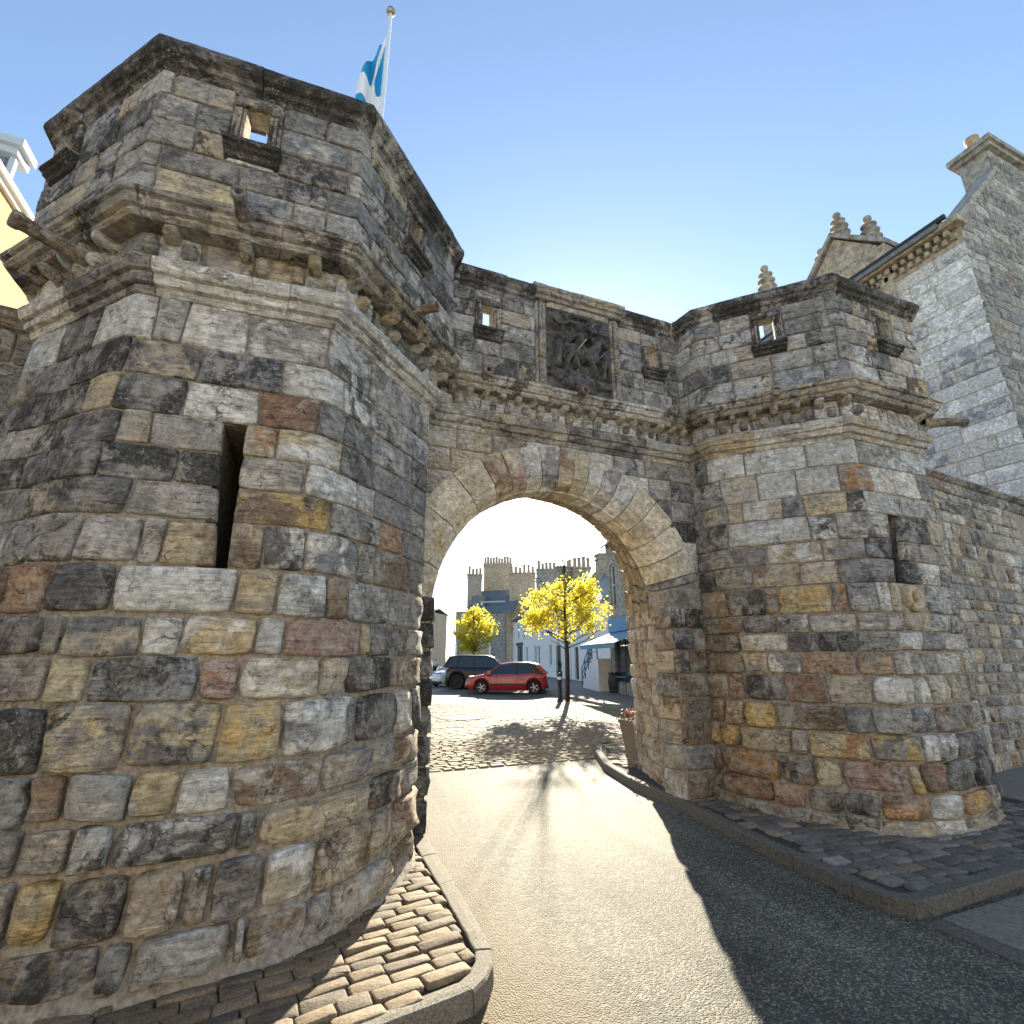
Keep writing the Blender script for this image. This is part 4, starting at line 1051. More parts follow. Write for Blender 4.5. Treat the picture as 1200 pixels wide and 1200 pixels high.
def kerb(parent, a, b, joints_, z0, z1, code=(.3, .28, .25), name='kerb_stone', mat='granite', rnd=.012):
    La = cum(a)
    def at(pts, f):
        i = 0
        while i < len(La) - 2 and f > La[i + 1]: i += 1
        t = (f - La[i]) / (La[i + 1] - La[i]); return Vector((pts[i][0] + (pts[i + 1][0] - pts[i][0]) * t, pts[i][1] + (pts[i + 1][1] - pts[i][1]) * t, 0))
    cuts = [0] + joints_ + [La[-1]]
    for c0, c1 in zip(cuts, cuts[1:]):
        n = max(2, int((c1 - c0) / .09)); v = []; dz = U(-.004, .004)
        for f in lin(c0 + .004, c1 - .004, n):
            p, q = at(a, f), at(b, f); d = (q - p).normalized(); w_ = (q - p).length
            for (s_, z) in ((0, z0), (0, z1 - .004), (rnd * .6, z1), (w_ * .5, z1 + .002), (w_ - rnd * 1.2, z1), (w_ - rnd * .2, z1 - rnd), (w_ + .004, z0)):
                k = p + d * s_; nn = .004 * noise.noise(Vector((k.x * 9, k.y * 9, s_ * 9))); v.append((k.x + nn, k.y + nn, z + dz + nn))
        f_ = [(i * 7 + k, (i + 1) * 7 + k, (i + 1) * 7 + k + 1, i * 7 + k + 1) for i in range(n) for k in range(6)] + [tuple(range(6, -1, -1)), tuple(n * 7 + k for k in range(7))]
        f_ = [tuple(reversed(q)) for q in f_]
        obj(name, v, f_, M[mat], parent)
kerb_l = link(bpy.data.objects.new('kerb', None)); tag(kerb_l, 'granite kerb round the left-hand wedge of setts', kind='structure')
kerb(kerb_l, KL, KLo, [.55, 1.1, 1.7, 2.15, 2.62, 2.95, 3.6, 4.4, 5.3], -.12, .0)
# right pavement
KR = [(5.7, 9.6), (5.06, 8.6), (4.62, 7.6), (4.36, 6.45), (4.27, 5.34), (4.14, 4.55), (4.04, 3.95), (4.0, 3.43), (3.95, 3.04), (3.97, 2.83), (4.12, 2.72), (4.5, 2.74), (5.43, 2.78), (9, 2.9)]
KRi = offset_line(KR, -.12)
pav_r = patch('pavement', list(reversed(KRi + [(9, 5.2), (5.2, 5.5), (5.2, 7.4), (9, 9.6)])), -.022, 'bed'); tag(pav_r, 'pavement of grey setts round the right-hand gate tower')
innerR = KRi + [(8.2, 2.9), (8.2, 4.6), (4.8, 5.3), (4.9, 7.3), (8.5, 7.4), (8.5, 9.6)]
towR = [(p.x, p.y) for p in [SR(u, 0) for u in lin(0, uR[8], 40)]] + [(5.0, 7.2), (CX + RI, 7.2), (CX + RI, 5.35)]
cnt = 0; yy = 2.6; ang = radians(-4)
while yy < 9.4:
    ly = U(.125, .155); xx = 4.0 + U(0, .2)
    while xx < 7.7:
        lx = U(.17, .25); cx, cy = xx + lx / 2, yy + ly / 2 + (xx - 4) * math.tan(ang)
        if inpoly(cx, cy, innerR) and inpoly(cx - lx * .4, cy, innerR) and not inpoly(cx, cy, towR) and (yy < 7.4 or xx < 6.5):
            q = R(); c = (.12, .115, .105) if q < .6 else ((.16, .15, .135) if q < .9 else ((.26, .24, .2) if q < .95 else (.24, .18, .14)))
            if yy > 6.6: c = (.19, .16, .12)
            slab_stone(pav_r, (cx, cy), ang, lx - .014, ly - .014, U(-.006, .004), c, rnd=.012, domed=.003); cnt += 1
        xx += lx
    yy += ly
kerb_r = link(bpy.data.objects.new('kerb', None)); tag(kerb_r, 'worn sandstone kerb curving in front of the right-hand gate tower', kind='structure')
kerb(kerb_r, KRi, KR, [.8, 1.6, 2.4, 3.3, 4.1, 4.9, 5.6, 6.2, 6.75, 7.6, 8.5, 9.5, 10.5], -.12, .004, mat='kerbd')
# flat slabs and channel right of the road
slabs = link(bpy.data.objects.new('pavement', None)); tag(slabs, 'flat grey paving slabs at the lower right edge of the road', kind='structure')
for i in range(6):
    for j in range(5):
        x0 = 4.19 + i * .62 - (.28 if j % 2 else 0); y1 = 2.68 - j * .5
        xa_ = max(x0, 4.19)
        if x0 + .61 > xa_ + .1: MB().box(xa_ + .004, x0 + .614, y1 - .494, y1 - .004, -.14, -.088 + U(-.002, .002)).build('paving_slab', M['slab'], slabs, world=True)
for i in range(6): MB().box(4.03, 4.184, 2.68 - (i + 1) * .6 + .006, 2.68 - i * .6, -.14, -.092 + U(-.001, .001)).build('channel_stone', M['kerbd'], slabs, world=True)
# far pavement right of the wall foot
sl2 = link(bpy.data.objects.new('pavement', None)); tag(sl2, 'grey flagstones at the foot of the right-hand rubble wall', kind='structure')
for i in range(5):
    for j in range(4):
        MB().box(8.0 + i * .8 + .005, 8.0 + (i + 1) * .8 - .005, 2.95 + j * .55 + .005, 2.95 + (j + 1) * .55 - .005, -.12, -.002 + U(-.003, .003)).build('paving_slab', M['slab'], sl2, world=True)
# sett band across the road and the sett field beyond
def sett_field(name, x0, x1, y0f, y1f, lx, ly, label, z=ZR + .02, ang=0):
    mb = MB(); y = y0f
    while y < y1f:
        x = x0 + U(0, lx); q = ly * U(.85, 1.15)
        while x < x1:
            w_ = lx * U(.7, 1.3)
            if not inpoly(x, y, KR + [(20, 2.9), (20, 10)]):
                g = .012; h = z + U(-.006, .006); x_0, x_1, y_0, y_1 = x + g, x + w_ - g, y + g, y + q - g
                v = [(x_0, y_0, h - .03), (x_1, y_0, h - .03), (x_1, y_1, h - .03), (x_0, y_1, h - .03), (x_0 + .02, y_0 + .02, h), (x_1 - .02, y_0 + .02, h), (x_1 - .02, y_1 - .02, h), (x_0 + .02, y_1 - .02, h)]
                mb.add([(a, b + .022 * 0 + (a - x0) * math.tan(ang), c) for a, b, c in v], [(0, 1, 5, 4), (1, 2, 6, 5), (2, 3, 7, 6), (3, 0, 4, 7), (4, 5, 6, 7)])
            x += w_
        y += q
    o = mb.build(name, M['sett'], None); o.color = (.21, .175, .115, 1); tag(o, label, 'paving', kind='stuff'); return o
sett_field('sett_paving', .3, 9.5, 8.45, 11.3, .24, .14, 'band of raised pale setts laid across the road beyond the arch')
sett_field('sett_paving', 2.0, 20, 11.3, 20, .34, .22, 'field of worn setts in the street beyond the arch', z=ZR + .008)
# manhole cover
mb = MB().lathe([(0, ZR + .022), (.56, ZR + .022), (.575, ZR + .01), (.60, ZR + .01), (.61, ZR + .024), (.69, ZR + .022), (.70, ZR)], Matrix.Translation((4.6, 15.3, 0)), 40)
o = mb.build('manhole_cover', M['granite']); tag(o, 'round pale manhole cover in the road beyond the arch', 'manhole cover')
# far pavement
fp = [(9.6, 12.5), (10.1, 15.03), (10.73, 19.24), (11.3, 24.07), (12.1, 27.66), (14, 33), (20, 60), (40, 120), (60, 120), (24, 32), (18, 14)]
o = patch('pavement', list(reversed(fp)), .0, 'slab'); tag(o, 'grey pavement along the white houses beyond the arch')
kf = link(bpy.data.objects.new('kerb', None)); tag(kf, 'dark kerb of the far pavement beyond the arch', kind='structure')
kerb(kf, [(x + .12, y) for x, y in reversed(fp[:6])], [(x - .03, y) for x, y in reversed(fp[:6])], [3, 6, 8, 10, 12, 14, 16, 18], -.1, .006)

# ================================================================== THE STREET BEYOND AND THE HOUSES
class Frame:
    """local frame: s along the facade, d behind it, z up"""
    def __init__(s, o, p):
        s.o = Vector((*o, 0)); s.t = Vector((p[0] - o[0], p[1] - o[1], 0)); s.len = s.t.length; s.t.normalize(); s.n = Vector((-s.t.y, s.t.x, 0))   # n points behind
        s.M = Matrix(((s.t.x, s.n.x, 0, s.o.x), (s.t.y, s.n.y, 0, s.o.y), (0, 0, 1, 0), (0, 0, 0, 1)))
    def p(s, a, d, z): return s.o + s.t * a + s.n * d + Vector((0, 0, z))
def wall_holes(parent, F, s0, s1, z0, z1, holes, mat, name='wall', reveal=.18, d=0):
    us = sorted(set([s0, s1] + [h[0] for h in holes] + [h[1] for h in holes])); zs = sorted(set([z0, z1] + [h[2] for h in holes] + [h[3] for h in holes]))
    mb = MB()
    for a, b in zip(us, us[1:]):
        for c, e in zip(zs, zs[1:]):
            cu, cz = (a + b) / 2, (c + e) / 2
            if any(h[0] < cu < h[1] and h[2] < cz < h[3] for h in holes): continue
            mb.add([F.p(a, d, c), F.p(b, d, c), F.p(b, d, e), F.p(a, d, e)], [(0, 1, 2, 3)])
    for (a, b, c, e) in holes:
        r = d + reveal
        mb.add([F.p(a, d, c), F.p(a, d, e), F.p(a, r, e), F.p(a, r, c), F.p(b, d, c), F.p(b, d, e), F.p(b, r, e), F.p(b, r, c)], [(0, 1, 2, 3), (5, 4, 7, 6), (1, 5, 6, 2), (4, 0, 3, 7)])
    return mb.build(name, M[mat], parent, world=True)
def window(parent, F, h, depth=.14, bars=(1, 1), fmat='wframe', glass='glass', sill=True, name='window', sillmat='farstone'):
    a, b, c, e = h; fw_ = .05
    mb = MB(); 
    for (x0, x1, y0, y1) in ((a, a + fw_, c, e), (b - fw_, b, c, e), (a, b, c, c + fw_), (a, b, e - fw_, e)): mb.box(x0, x1, depth - .04, depth + .02, y0, y1, F.M)
    for k in range(1, bars[0] + 1):
        x = a + (b - a) * k / (bars[0] + 1); mb.box(x - .015, x + .015, depth - .03, depth + .015, c, e, F.M)
    for k in range(1, bars[1] + 1):
        y = c + (e - c) * k / (bars[1] + 1); mb.box(a, b, depth - .035, depth + .017, y - .02, y + .02, F.M)
    o = mb.build(name, M[fmat], parent, world=True)
    g = MB().box(a + .01, b - .01, depth, depth + .01, c + .01, e - .01, F.M).build('pane', M[glass], o, world=False)
    g.location = -parent.location if parent else (0, 0, 0)
    if sill:
        s_ = MB().box(a - .08, b + .08, -.07, depth, c - .1, c - .002, F.M).build('sill', M[sillmat], o, world=False); s_.location = -parent.location
    return o
def gable_roof(parent, F, s0, s1, depth, z0, rise, mat='slate', over=.15, name='roof', thick=.12):
    m_ = depth / 2; v = []
    for s_ in (s0 - over, s1 + over):
        for (d, z) in ((-over * 1.5, z0 - over * 1.5 * rise / m_), (m_, z0 + rise), (depth + over, z0 - over * rise / m_), (depth + over, z0 - over * rise / m_ - thick), (m_, z0 + rise - thick), (-over * 1.5, z0 - over * 1.5 * rise / m_ - thick)): v.append(F.p(s_, d, z))
    f = [(k, (k + 1) % 6, 6 + (k + 1) % 6, 6 + k) for k in range(6)] + [(5, 4, 1, 0), (4, 3, 2, 1), (6, 7, 10, 11), (7, 8, 9, 10)]
    return obj(name, v, f, M[mat], parent)
def slates(parent, F, s0, s1, depth, z0, rise, dz=.22, w_=.32, mat='slate'):
    """courses of slates on the front slope, joined"""
    m_ = depth / 2; L_ = hypot(m_, rise); n = int(L_ / dz); mb = MB()
    for k in range(n + 1):
        f0, f1 = (k - .0) / (n + 1), (k + 1.25) / (n + 1); x = s0 - U(0, w_)
        while x < s1:
            a, b = max(x + .006, s0), min(x + w_ - .006, s1)
            if b > a:
                h = U(0, .012)
                mb.add([F.p(a, f0 * m_, z0 + f0 * rise + .035 + h), F.p(b, f0 * m_, z0 + f0 * rise + .035 + h), F.p(b, min(f1, 1) * m_, z0 + min(f1, 1) * rise + .012), F.p(a, min(f1, 1) * m_, z0 + min(f1, 1) * rise + .012), F.p(a, f0 * m_, z0 + f0 * rise + .01), F.p(b, f0 * m_, z0 + f0 * rise + .01)], [(0, 1, 2, 3), (4, 5, 1, 0)])
            x += w_
    return tag(mb.build('slates', M[mat], parent, world=True), kind='stuff')
def chimney(parent, F, s0, s1, d0, d1, z0, z1, pots, mat='farstone', potr=.13, poth=.6):
    st = MB().box(s0, s1, d0, d1, z0, z1, F.M).box(s0 - .08, s1 + .08, d0 - .08, d1 + .08, z1 - .35, z1 - .22, F.M).box(s0 - .1, s1 + .1, d0 - .1, d1 + .1, z1, z1 + .14, F.M)
    o = st.build('chimney', M[mat], parent, world=True)
    for k in range(pots):
        s_ = s0 + (s1 - s0) * (k + .5) / pots; h = poth * U(.7, 1.2); P_ = F.p(s_, (d0 + d1) / 2, z1 + .14)
        pm = MB().lathe([(potr * 1.1, 0), (potr * 1.15, .06), (potr, .1), (potr * .85, h * .85), (potr * 1.05, h * .88), (potr * 1.05, h), (potr * .7, h), (potr * .6, h * .6), (0, h * .6)], Matrix.Translation(P_), 10)
        c = pm.build('chimney_pot', M['pot'], o, True, False); c.location = -parent.location
    return o
def body_box(parent, F, s0, s1, d0, d1, z0, z1, mat, name='wall'): return MB().box(s0, s1, d0, d1, z0, z1, F.M).build(name, M[mat], parent, world=True)
def gable_end(parent, F, s_, depth, z0, rise, mat, th=.25, name='gable'):
    v = [F.p(s_, 0, z0), F.p(s_, depth, z0), F.p(s_, depth / 2, z0 + rise), F.p(s_ + th, 0, z0), F.p(s_ + th, depth, z0), F.p(s_ + th, depth / 2, z0 + rise)]
    return obj(name, v, [(0, 2, 1), (3, 4, 5), (0, 1, 4, 3), (1, 2, 5, 4), (2, 0, 3, 5)], M[mat], parent)
def building(name, label, F, **kw):
    return thing(name, label, kw.pop('cat', 'building'), tuple(F.p(0, 0, 0)), 0, kw.get('group'))
DIR = Vector((sin(radians(16.5)), cos(radians(16.5)), 0))
# white two-storey house (from near right to far left as seen)
FW = Frame((22.7, 55.5), (19.0, 36.0)); H1 = building('white_house', 'long white rendered two-storey house with a slate roof beyond the arch', FW, cat='house')
E1 = 5.75; hol = []
for s_ in (1.8, 4.6, 8.2, 12.0, 15.6, 18.3): hol.append((s_, s_ + .95, 3.5, 5.05))
for s_ in (6.0, 9.6, 10.9, 14.9): hol.append((s_, s_ + .85, .95, 2.6))
door = [(1.6, 4.4, .15, 2.75), (17.0, 18.4, .05, 2.5)]
wall_holes(H1, FW, 0, FW.len, 0, E1, hol + door, 'render_w')
for h in hol: window(H1, FW, h, fmat='wframe', sillmat='render_w')
window(H1, FW, door[0], fmat='shopblue', bars=(2, 1), sill=False, name='shopfront')
MB().box(door[1][0], door[1][1], .12, .16, .05, 2.5, FW.M).build('door', M['black'], H1, world=True)
MB().box(1.4, 4.6, -.08, .0, 2.78, 3.1, FW.M).build('fascia', M['shopblue'], H1, world=True)
body_box(H1, FW, .02, FW.len - .02, .3, 7, 0, E1, 'render_w', 'back_wall')
gable_end(H1, FW, 0, 7, E1, 3.2, 'farstone'); gable_end(H1, FW, FW.len - .25, 7, E1, 3.2, 'render_c')
gable_roof(H1, FW, 0, FW.len, 7, E1, 3.2); slates(H1, FW, 0, FW.len, 7, E1, 3.2)
MB().tube([FW.p(-.1, -.22, E1 - .16), FW.p(FW.len, -.22, E1 - .16)], .06, 8).build('gutter', M['black'], H1, world=True)
MB().tube([FW.p(.15, -.08, 0), FW.p(.15, -.08, E1 - .2)], .045, 8).build('downpipe', M['wframe'], H1, world=True)
chimney(H1, FW, .1, 1.6, 2.6, 4.6, E1 + 1.8, E1 + 4.7, 4, 'farstone')
chimney(H1, FW, 9.4, 10.4, 2.3, 4.9, E1 + 1.5, E1 + 4.4, 4, 'farstone')
# cream gabled cottage nearer
FC = Frame((19.1, 35.6), (17.2, 26.8)); H2 = building('cream_cottage', 'cream and white cottage with a small window, behind the nearer yellow tree', FC, cat='house')
hol = [(4.2, 5.1, 1.35, 2.6), (1.2, 2.2, .05, 2.3), (5.0, 6.0, 3.6, 4.6)]
wall_holes(H2, FC, 0, FC.len, 0, 5.3, hol, 'render_w'); window(H2, FC, hol[0], sillmat='black'); window(H2, FC, hol[2])
MB().box(1.2, 2.2, .12, .16, .05, 2.3, FC.M).build('door', M['black'], H2, world=True)
body_box(H2, FC, .02, FC.len - .02, .3, 6.5, 0, 5.3, 'render_c', 'back_wall')
gable_end(H2, FC, FC.len - .25, 6.5, 5.3, 2.9, 'render_c'); gable_end(H2, FC, 0, 6.5, 5.3, 2.9, 'render_c')
gable_roof(H2, FC, 0, FC.len, 6.5, 5.3, 2.9); slates(H2, FC, 0, FC.len, 6.5, 5.3, 2.9)
chimney(H2, FC, .1, 1.1, 2.3, 4.3, 7.0, 9.3, 3, 'farstone'); chimney(H2, FC, FC.len - 1.0, FC.len, 2.6, 4.0, 7.2, 8.7, 2, 'render_c')
MB().tube([FC.p(.3, -.08, 0), FC.p(.3, -.08, 5.1)], .045, 8).build('downpipe', M['wframe'], H2, world=True)
# tall stone house at the right of the arch view
FS = Frame((14.2, 22.3), (12.3, 15.6)); H3 = building('stone_house', 'tall grey stone house with white window and blue shop fascia beside the arch jamb', FS, cat='house')
hol = [(.55, 1.35, 4.0, 6.0), (3.2, 4.2, 4.0, 6.0)]; sh = (.7, 5.5, .5, 2.5)
wall_holes(H3, FS, 0, FS.len, 0, 7.3, hol + [sh], 'farstone2')
for h in hol: window(H3, FS, h, bars=(0, 1))
window(H3, FS, sh, bars=(3, 0), fmat='bluep', name='shopfront', sill=False)
MB().box(.2, 6.2, -.1, -.0, 2.75, 3.35, FS.M).build('fascia', M['bluec'], H3, world=True)
body_box(H3, FS, .02, FS.len - .02, .3, 7, 0, 7.3, 'farstone2', 'back_wall')
gable_roof(H3, FS, 0, FS.len, 7, 7.3, 3.2); gable_end(H3, FS, 0, 7, 7.3, 3.2, 'farstone')
aw = MB(); 
aw.add([FS.p(.0, -.02, 2.72), FS.p(5.6, -.02, 2.72), FS.p(5.6, -1.5, 2.15), FS.p(.0, -1.5, 2.15), FS.p(.0, -1.5, 1.95), FS.p(5.6, -1.5, 1.95), FS.p(0, -.02, 2.69), FS.p(0, -1.48, 2.12), FS.p(5.6, -.02, 2.69), FS.p(5.6, -1.48, 2.12)], [(0, 3, 2, 1), (3, 4, 5, 2), (6, 8, 9, 7), (0, 6, 7, 3), (1, 2, 9, 8)])
aw.build('awning', M['bluec'], H3, world=True)
# outside stair with blue-green rails
Fst = Frame((16.0, 25.6), (14.4, 20.2)); stair = building('outside_stair', 'white outside stair with dark blue-green railings beside the blue awning', Fst, cat='staircase')
n = 9
for k in range(n): MB().box(.1 + k * .28, 3.6, -1.4, -.2, k * .17, (k + 1) * .17, Fst.M).build('step', M['render_w'], stair, world=True)
rl = MB()
for d in (-1.42,):
    for hh in (.35, .65, .98): rl.tube([Fst.p(.1, d, .0 + hh), Fst.p(2.5, d, 1.5 + hh), Fst.p(3.6, d, 1.5 + hh)], .028, 6)
    for s_ in (.12, .9, 1.7, 2.5, 3.55): rl.tube([Fst.p(s_, d, max(0, (s_ - .1) * .62) if s_ < 2.5 else 1.5), Fst.p(s_, d, (max(0, (s_ - .1) * .62) if s_ < 2.5 else 1.5) + 1.02)], .03, 6)
rl.build('railing', M['bluep'], stair, world=True)
# green-sign shop and dark stone house left of the white house
FB = Frame((22.0, 67.0), (22.9, 56.2)); H4 = building('stone_shop_house', 'grey stone house with pale shopfront and lime green sign, left of the white house', FB, cat='house')
FB2 = Frame((17.6, 62.0), (22.6, 58.0))
hol = [(.8, 1.8, 4.3, 6.1), (3.6, 4.6, 4.3, 6.1)]; sh = (.3, 4.4, .3, 3.3)
wall_holes(H4, FB2, 0, FB2.len, 0, 7.0, hol + [sh], 'farstone2')
for h in hol: window(H4, FB2, h)
window(H4, FB2, sh, bars=(3, 0), fmat='wframe', name='shopfront', sill=False)
MB().box(.1, 4.6, -.15, -.0, 3.35, 4.1, FB2.M).build('fascia', M['leadgrey'], H4, world=True)
MB().box(1.0, 2.9, -.24, -.152, 3.0, 3.8, FB2.M).build('sign_board', M['signg'], H4, world=True)
for s_ in (.1, 4.4): MB().box(s_, s_ + .22, -.12, 0, 0, 3.35, FB2.M).build('pilaster', M['wframe'], H4, world=True)
body_box(H4, FB2, .02, FB2.len - .02, .3, 9, 0, 7.0, 'farstone2', 'back_wall')
gable_roof(H4, FB2, 1.4, FB2.len + 1, 9, 7.0, 3.0); slates(H4, FB2, 1.4, FB2.len + 1, 9, 7.0, 3.0, .3, .4)
MB().box(1.6, 3.4, 1.0, 1.2, 8.0, 8.15, FB2.M).build('flashing', M['leadgrey'], H4, world=True)
MB().box(3.0, 6.2, .4, .6, 8.0, 8.2, FB2.M).build('flashing', M['leadgrey'], H4, world=True)
for s_ in (1.8,): 
    MB().box(s_, s_ + 1.7, .6, 3, 7.4, 8.9, FB2.M).build('dormer', M['slate'], H4, world=True)
# row of big chimney stacks behind
FK = Frame((17.0, 70.0), (29.5, 60.5)); H5 = building('tenement', 'row of rubble gables and broad chimney stacks with many pots above the trees', FK, cat='tenement')
for (xa, xb, yt, d, pots, m_) in ((548, 565, 674, 66, 4, 'farstone'), (567, 600, 662, 68, 10, 'farstone'), (597, 627, 672, 64, 6, 'farstone'), (629, 652, 668, 58, 5, 'farstone2'), (671, 692, 666, 50, 4, 'farstone')):
    def pos(x, y, d_):
        v = _r * (x - 600) + _up * (600 - y) + _fw * 600; k = d_ / hypot(v.x, v.y); return _C + v * k
    A_, B_ = pos(xa, yt, d), pos(xb, yt, d); Fq = Frame((A_.x, A_.y), (B_.x, B_.y)); zt_ = (A_.z + B_.z) / 2
    chimney(H5, Fq, 0, Fq.len, 0, 1.1, 5, zt_, pots, m_, potr=.19, poth=.95)
body_box(H5, FK, 5.2, FK.len, 2, 8, 0, 8.6, 'farstone', 'wall')
gable_roof(H5, FK, 4.8, FK.len, 10, 7.6, 3.2)
slates(H5, FK, 4.8, FK.len, 10, 7.6, 3.2, .35, .45)
# far brown terrace closing the street at the left
FT = Frame((9.0, 92), (19.5, 84)); H6 = building('brown_terrace', 'distant brown stone terrace at the left side of the arch view', FT, cat='terrace')
hol = [(s_, s_ + 1.1, z, z + 1.9) for s_ in [1 + 2.6 * k for k in range(-13, 4)] for z in (.9, 4.6)]
wall_holes(H6, FT, -34, 13, 0, 8.8, hol, 'farstone')
for h in hol: window(H6, FT, h)
body_box(H6, FT, -33.9, 12.9, .3, 8, 0, 8.8, 'farstone', 'back_wall')
gable_roof(H6, FT, -34, 13, 8, 8.8, .8)
MB().box(-34.1, 13.1, -.2, .3, 8.6, 8.95, FT.M).build('eaves_course', M['farstone2'], H6, world=True)
def aerial(label, P_, h, r_=.015):
    t = thing('tv_aerial', label, 'aerial', tuple(P_), group='television aerials'); mb = MB().tube([P_, P_ + Vector((0, 0, h))], r_, 6)
    mb.build('mast', M['black'], t, world=True); a = P_ + Vector((0, 0, h * .96)); mb = MB().tube([a - _r * .7, a + _r * .35], r_, 6)
    for k in range(6): c = a + _r * (-.65 + k * .18); mb.tube([c - Vector((0, 0, .14)), c + Vector((0, 0, .14))], r_ * .8, 5)
    mb.build('antenna', M['black'], t, world=True)
aerial('tall television aerial above the cream cottage roof', Vector((18.3, 33.4, 8.4)), 3.2, .02)
aerial('television aerial on the distant brown terrace roof', Vector((13.6, 90, 9.2)), 3.4, .04)

# ---- big house at the right
XH, YH, ZE = 15.3, 5.8, 12.9
FR_ = Frame((XH, YH + 14), (XH, YH)); H7 = building('baronial_house', 'tall grey ashlar house with dentilled eaves and stone finials above the right tower', FR_, cat='house')
FRR = Frame((XH, YH), (XH + 9, YH))
S_a = Wall([(XH, YH + 9.0), (XH, YH)], None, 99); S_g = Wall([(XH, YH), (XH + 7, YH)], None, 99)
wy = [(5.0, 6.7, 9.6, ZE - .35)]
hol7 = [(FR_.len - 3.7, FR_.len - 2.35, 10.2, ZE - .25)]
wall_holes(H7, FR_, 0, FR_.len, 0, ZE, hol7, 'render_c', 'facade_bed', .25, .03)
window(H7, FR_, hol7[0], .2, (1, 2))
masonry(H7, S_a, 5.65, 9.0, rows_of(5.2, 12.25, .42, .05), .95, ['ll', 'lw', 'lw', 'ln', 'll'], bulge=.006, rough=.003, rnd=.01, gap=.005, name='ashlar_block', mat='smooth', soot=.25, big=False, vary=.07)
masonry(H7, S_a, 1.2, 4.0, rows_of(9.6, 12.25, .42, .05), .95, ['ll', 'lw', 'll'], bulge=.006, rough=.003, rnd=.01, gap=.005, name='ashlar_block', mat='smooth', soot=.25, big=False, vary=.07)
MB().box(FR_.len - 8, FR_.len, -.0, .03, 12.25, 12.9, FR_.M).build('frieze', M['farstone'], H7, world=True)
for k in range(2):
    for s_ in range(int((3.4) / .22)):
        a = FR_.len - 3.4 + s_ * .22 + (.11 if k else 0)
        MB().box(a, a + .11, -.22 + k * .1, .0, 12.55 - k * .17, 12.7 - k * .17, FR_.M).build('dentil', M['farstone'], H7, world=True)
MB().box(FR_.len - 8, FR_.len + .12, -.34, .1, 12.73, 12.9, FR_.M).build('eaves_cornice', M['farstone'], H7, world=True)
MB().tube([FR_.p(FR_.len - 8, -.4, 12.98), FR_.p(FR_.len - .1, -.4, 12.98)], .08, 8).build('gutter', M['black'], H7, world=True)
# gable facing the camera: squared dark rubble rising to the chimney
RG = 2.3
rws7 = rows_of(5.2, 16.74, .32, .2)
for za, zb in zip(rws7, rws7[1:]):
    lo = 0 if zb < ZE else min(zb - ZE, 2.9)
    masonry(H7, S_g, lo, 6.2, [za, zb], .74, ['gn', 'gb', 'kg', 'gl', 'g', 'gk', 'gk'], bulge=.015, rough=.012, rnd=.05, name='rubble_block', soot=.4, big=False, wj=.4)
v = [(XH + .02, YH + .012, 0), (XH + 9, YH + .012, 0), (XH + 9, YH + .012, ZE), (XH + 6.3, YH + .012, 16.7), (XH + 2.92, YH + .012, 16.7), (XH + 2.9, YH + .012, 15.8), (XH + .02, YH + .012, ZE)]
obj('gable_bed', v, [(0, 1, 2, 3, 4, 5, 6)], M['farstone2'], H7)
body_box(H7, FR_, 0.05, FR_.len - .05, .35, 9, 0, ZE - .1, 'farstone2', 'back_wall')
vv = []
for Y_ in (YH + .3, YH + 14): vv += [(XH - .45, Y_, ZE + .02), (XH + 4.6, Y_, ZE + RG + .2), (XH + 4.6, Y_, ZE + RG - .1), (XH - .45, Y_, ZE - .12)]
obj('roof', vv, [(0, 1, 5, 4), (3, 2, 1, 0), (4, 5, 6, 7), (2, 3, 7, 6), (1, 2, 6, 5), (0, 4, 7, 3)], M['slate'], H7)
mb = MB(); v = []
for d in (-.1, .35):
    v += [(XH - .08, YH + d, ZE - .1), (XH + 2.9, YH + d, ZE + 2.95), (XH + 2.9, YH + d, ZE + 3.12), (XH - .08, YH + d, ZE + .14)]
mb.add(v, [(0, 1, 2, 3), (7, 6, 5, 4), (0, 4, 5, 1), (3, 2, 6, 7), (1, 5, 6, 2), (0, 3, 7, 4)]); mb.build('skew', M['farstone2'], H7, world=True)
def loc_at(x, y, Y_):
    v = _r * (x - 600) + _up * (600 - y) + _fw * 600; return _C + v * (Y_ / v.y)
c0 = Vector((18.2, YH, 14.5)); ct = Vector((18.2, YH, 16.75))
ch = MB().box(c0.x, c0.x + 3.4, YH + .03, YH + .75, ct.z - 4, ct.z, None).box(c0.x - .12, c0.x + 3.5, YH - .14, YH + .87, ct.z, ct.z + .16, None).box(c0.x - .2, c0.x + 3.6, YH - .22, YH + .95, ct.z + .16, ct.z + .34, None).build('chimney', M['farstone2'], H7, world=True)
for k in range(5):
    c = MB().lathe([(.2, 0), (.2, .1), (.16, .16), (.15, .5), (.19, .54), (.19, .66), (.13, .66), (.12, .3), (0, .3)], Matrix.Translation((c0.x + .35 + k * .62, YH + .38, ct.z + .34)), 14).build('chimney_pot', M['pot'], ch, True, False); c.location = -H7.location
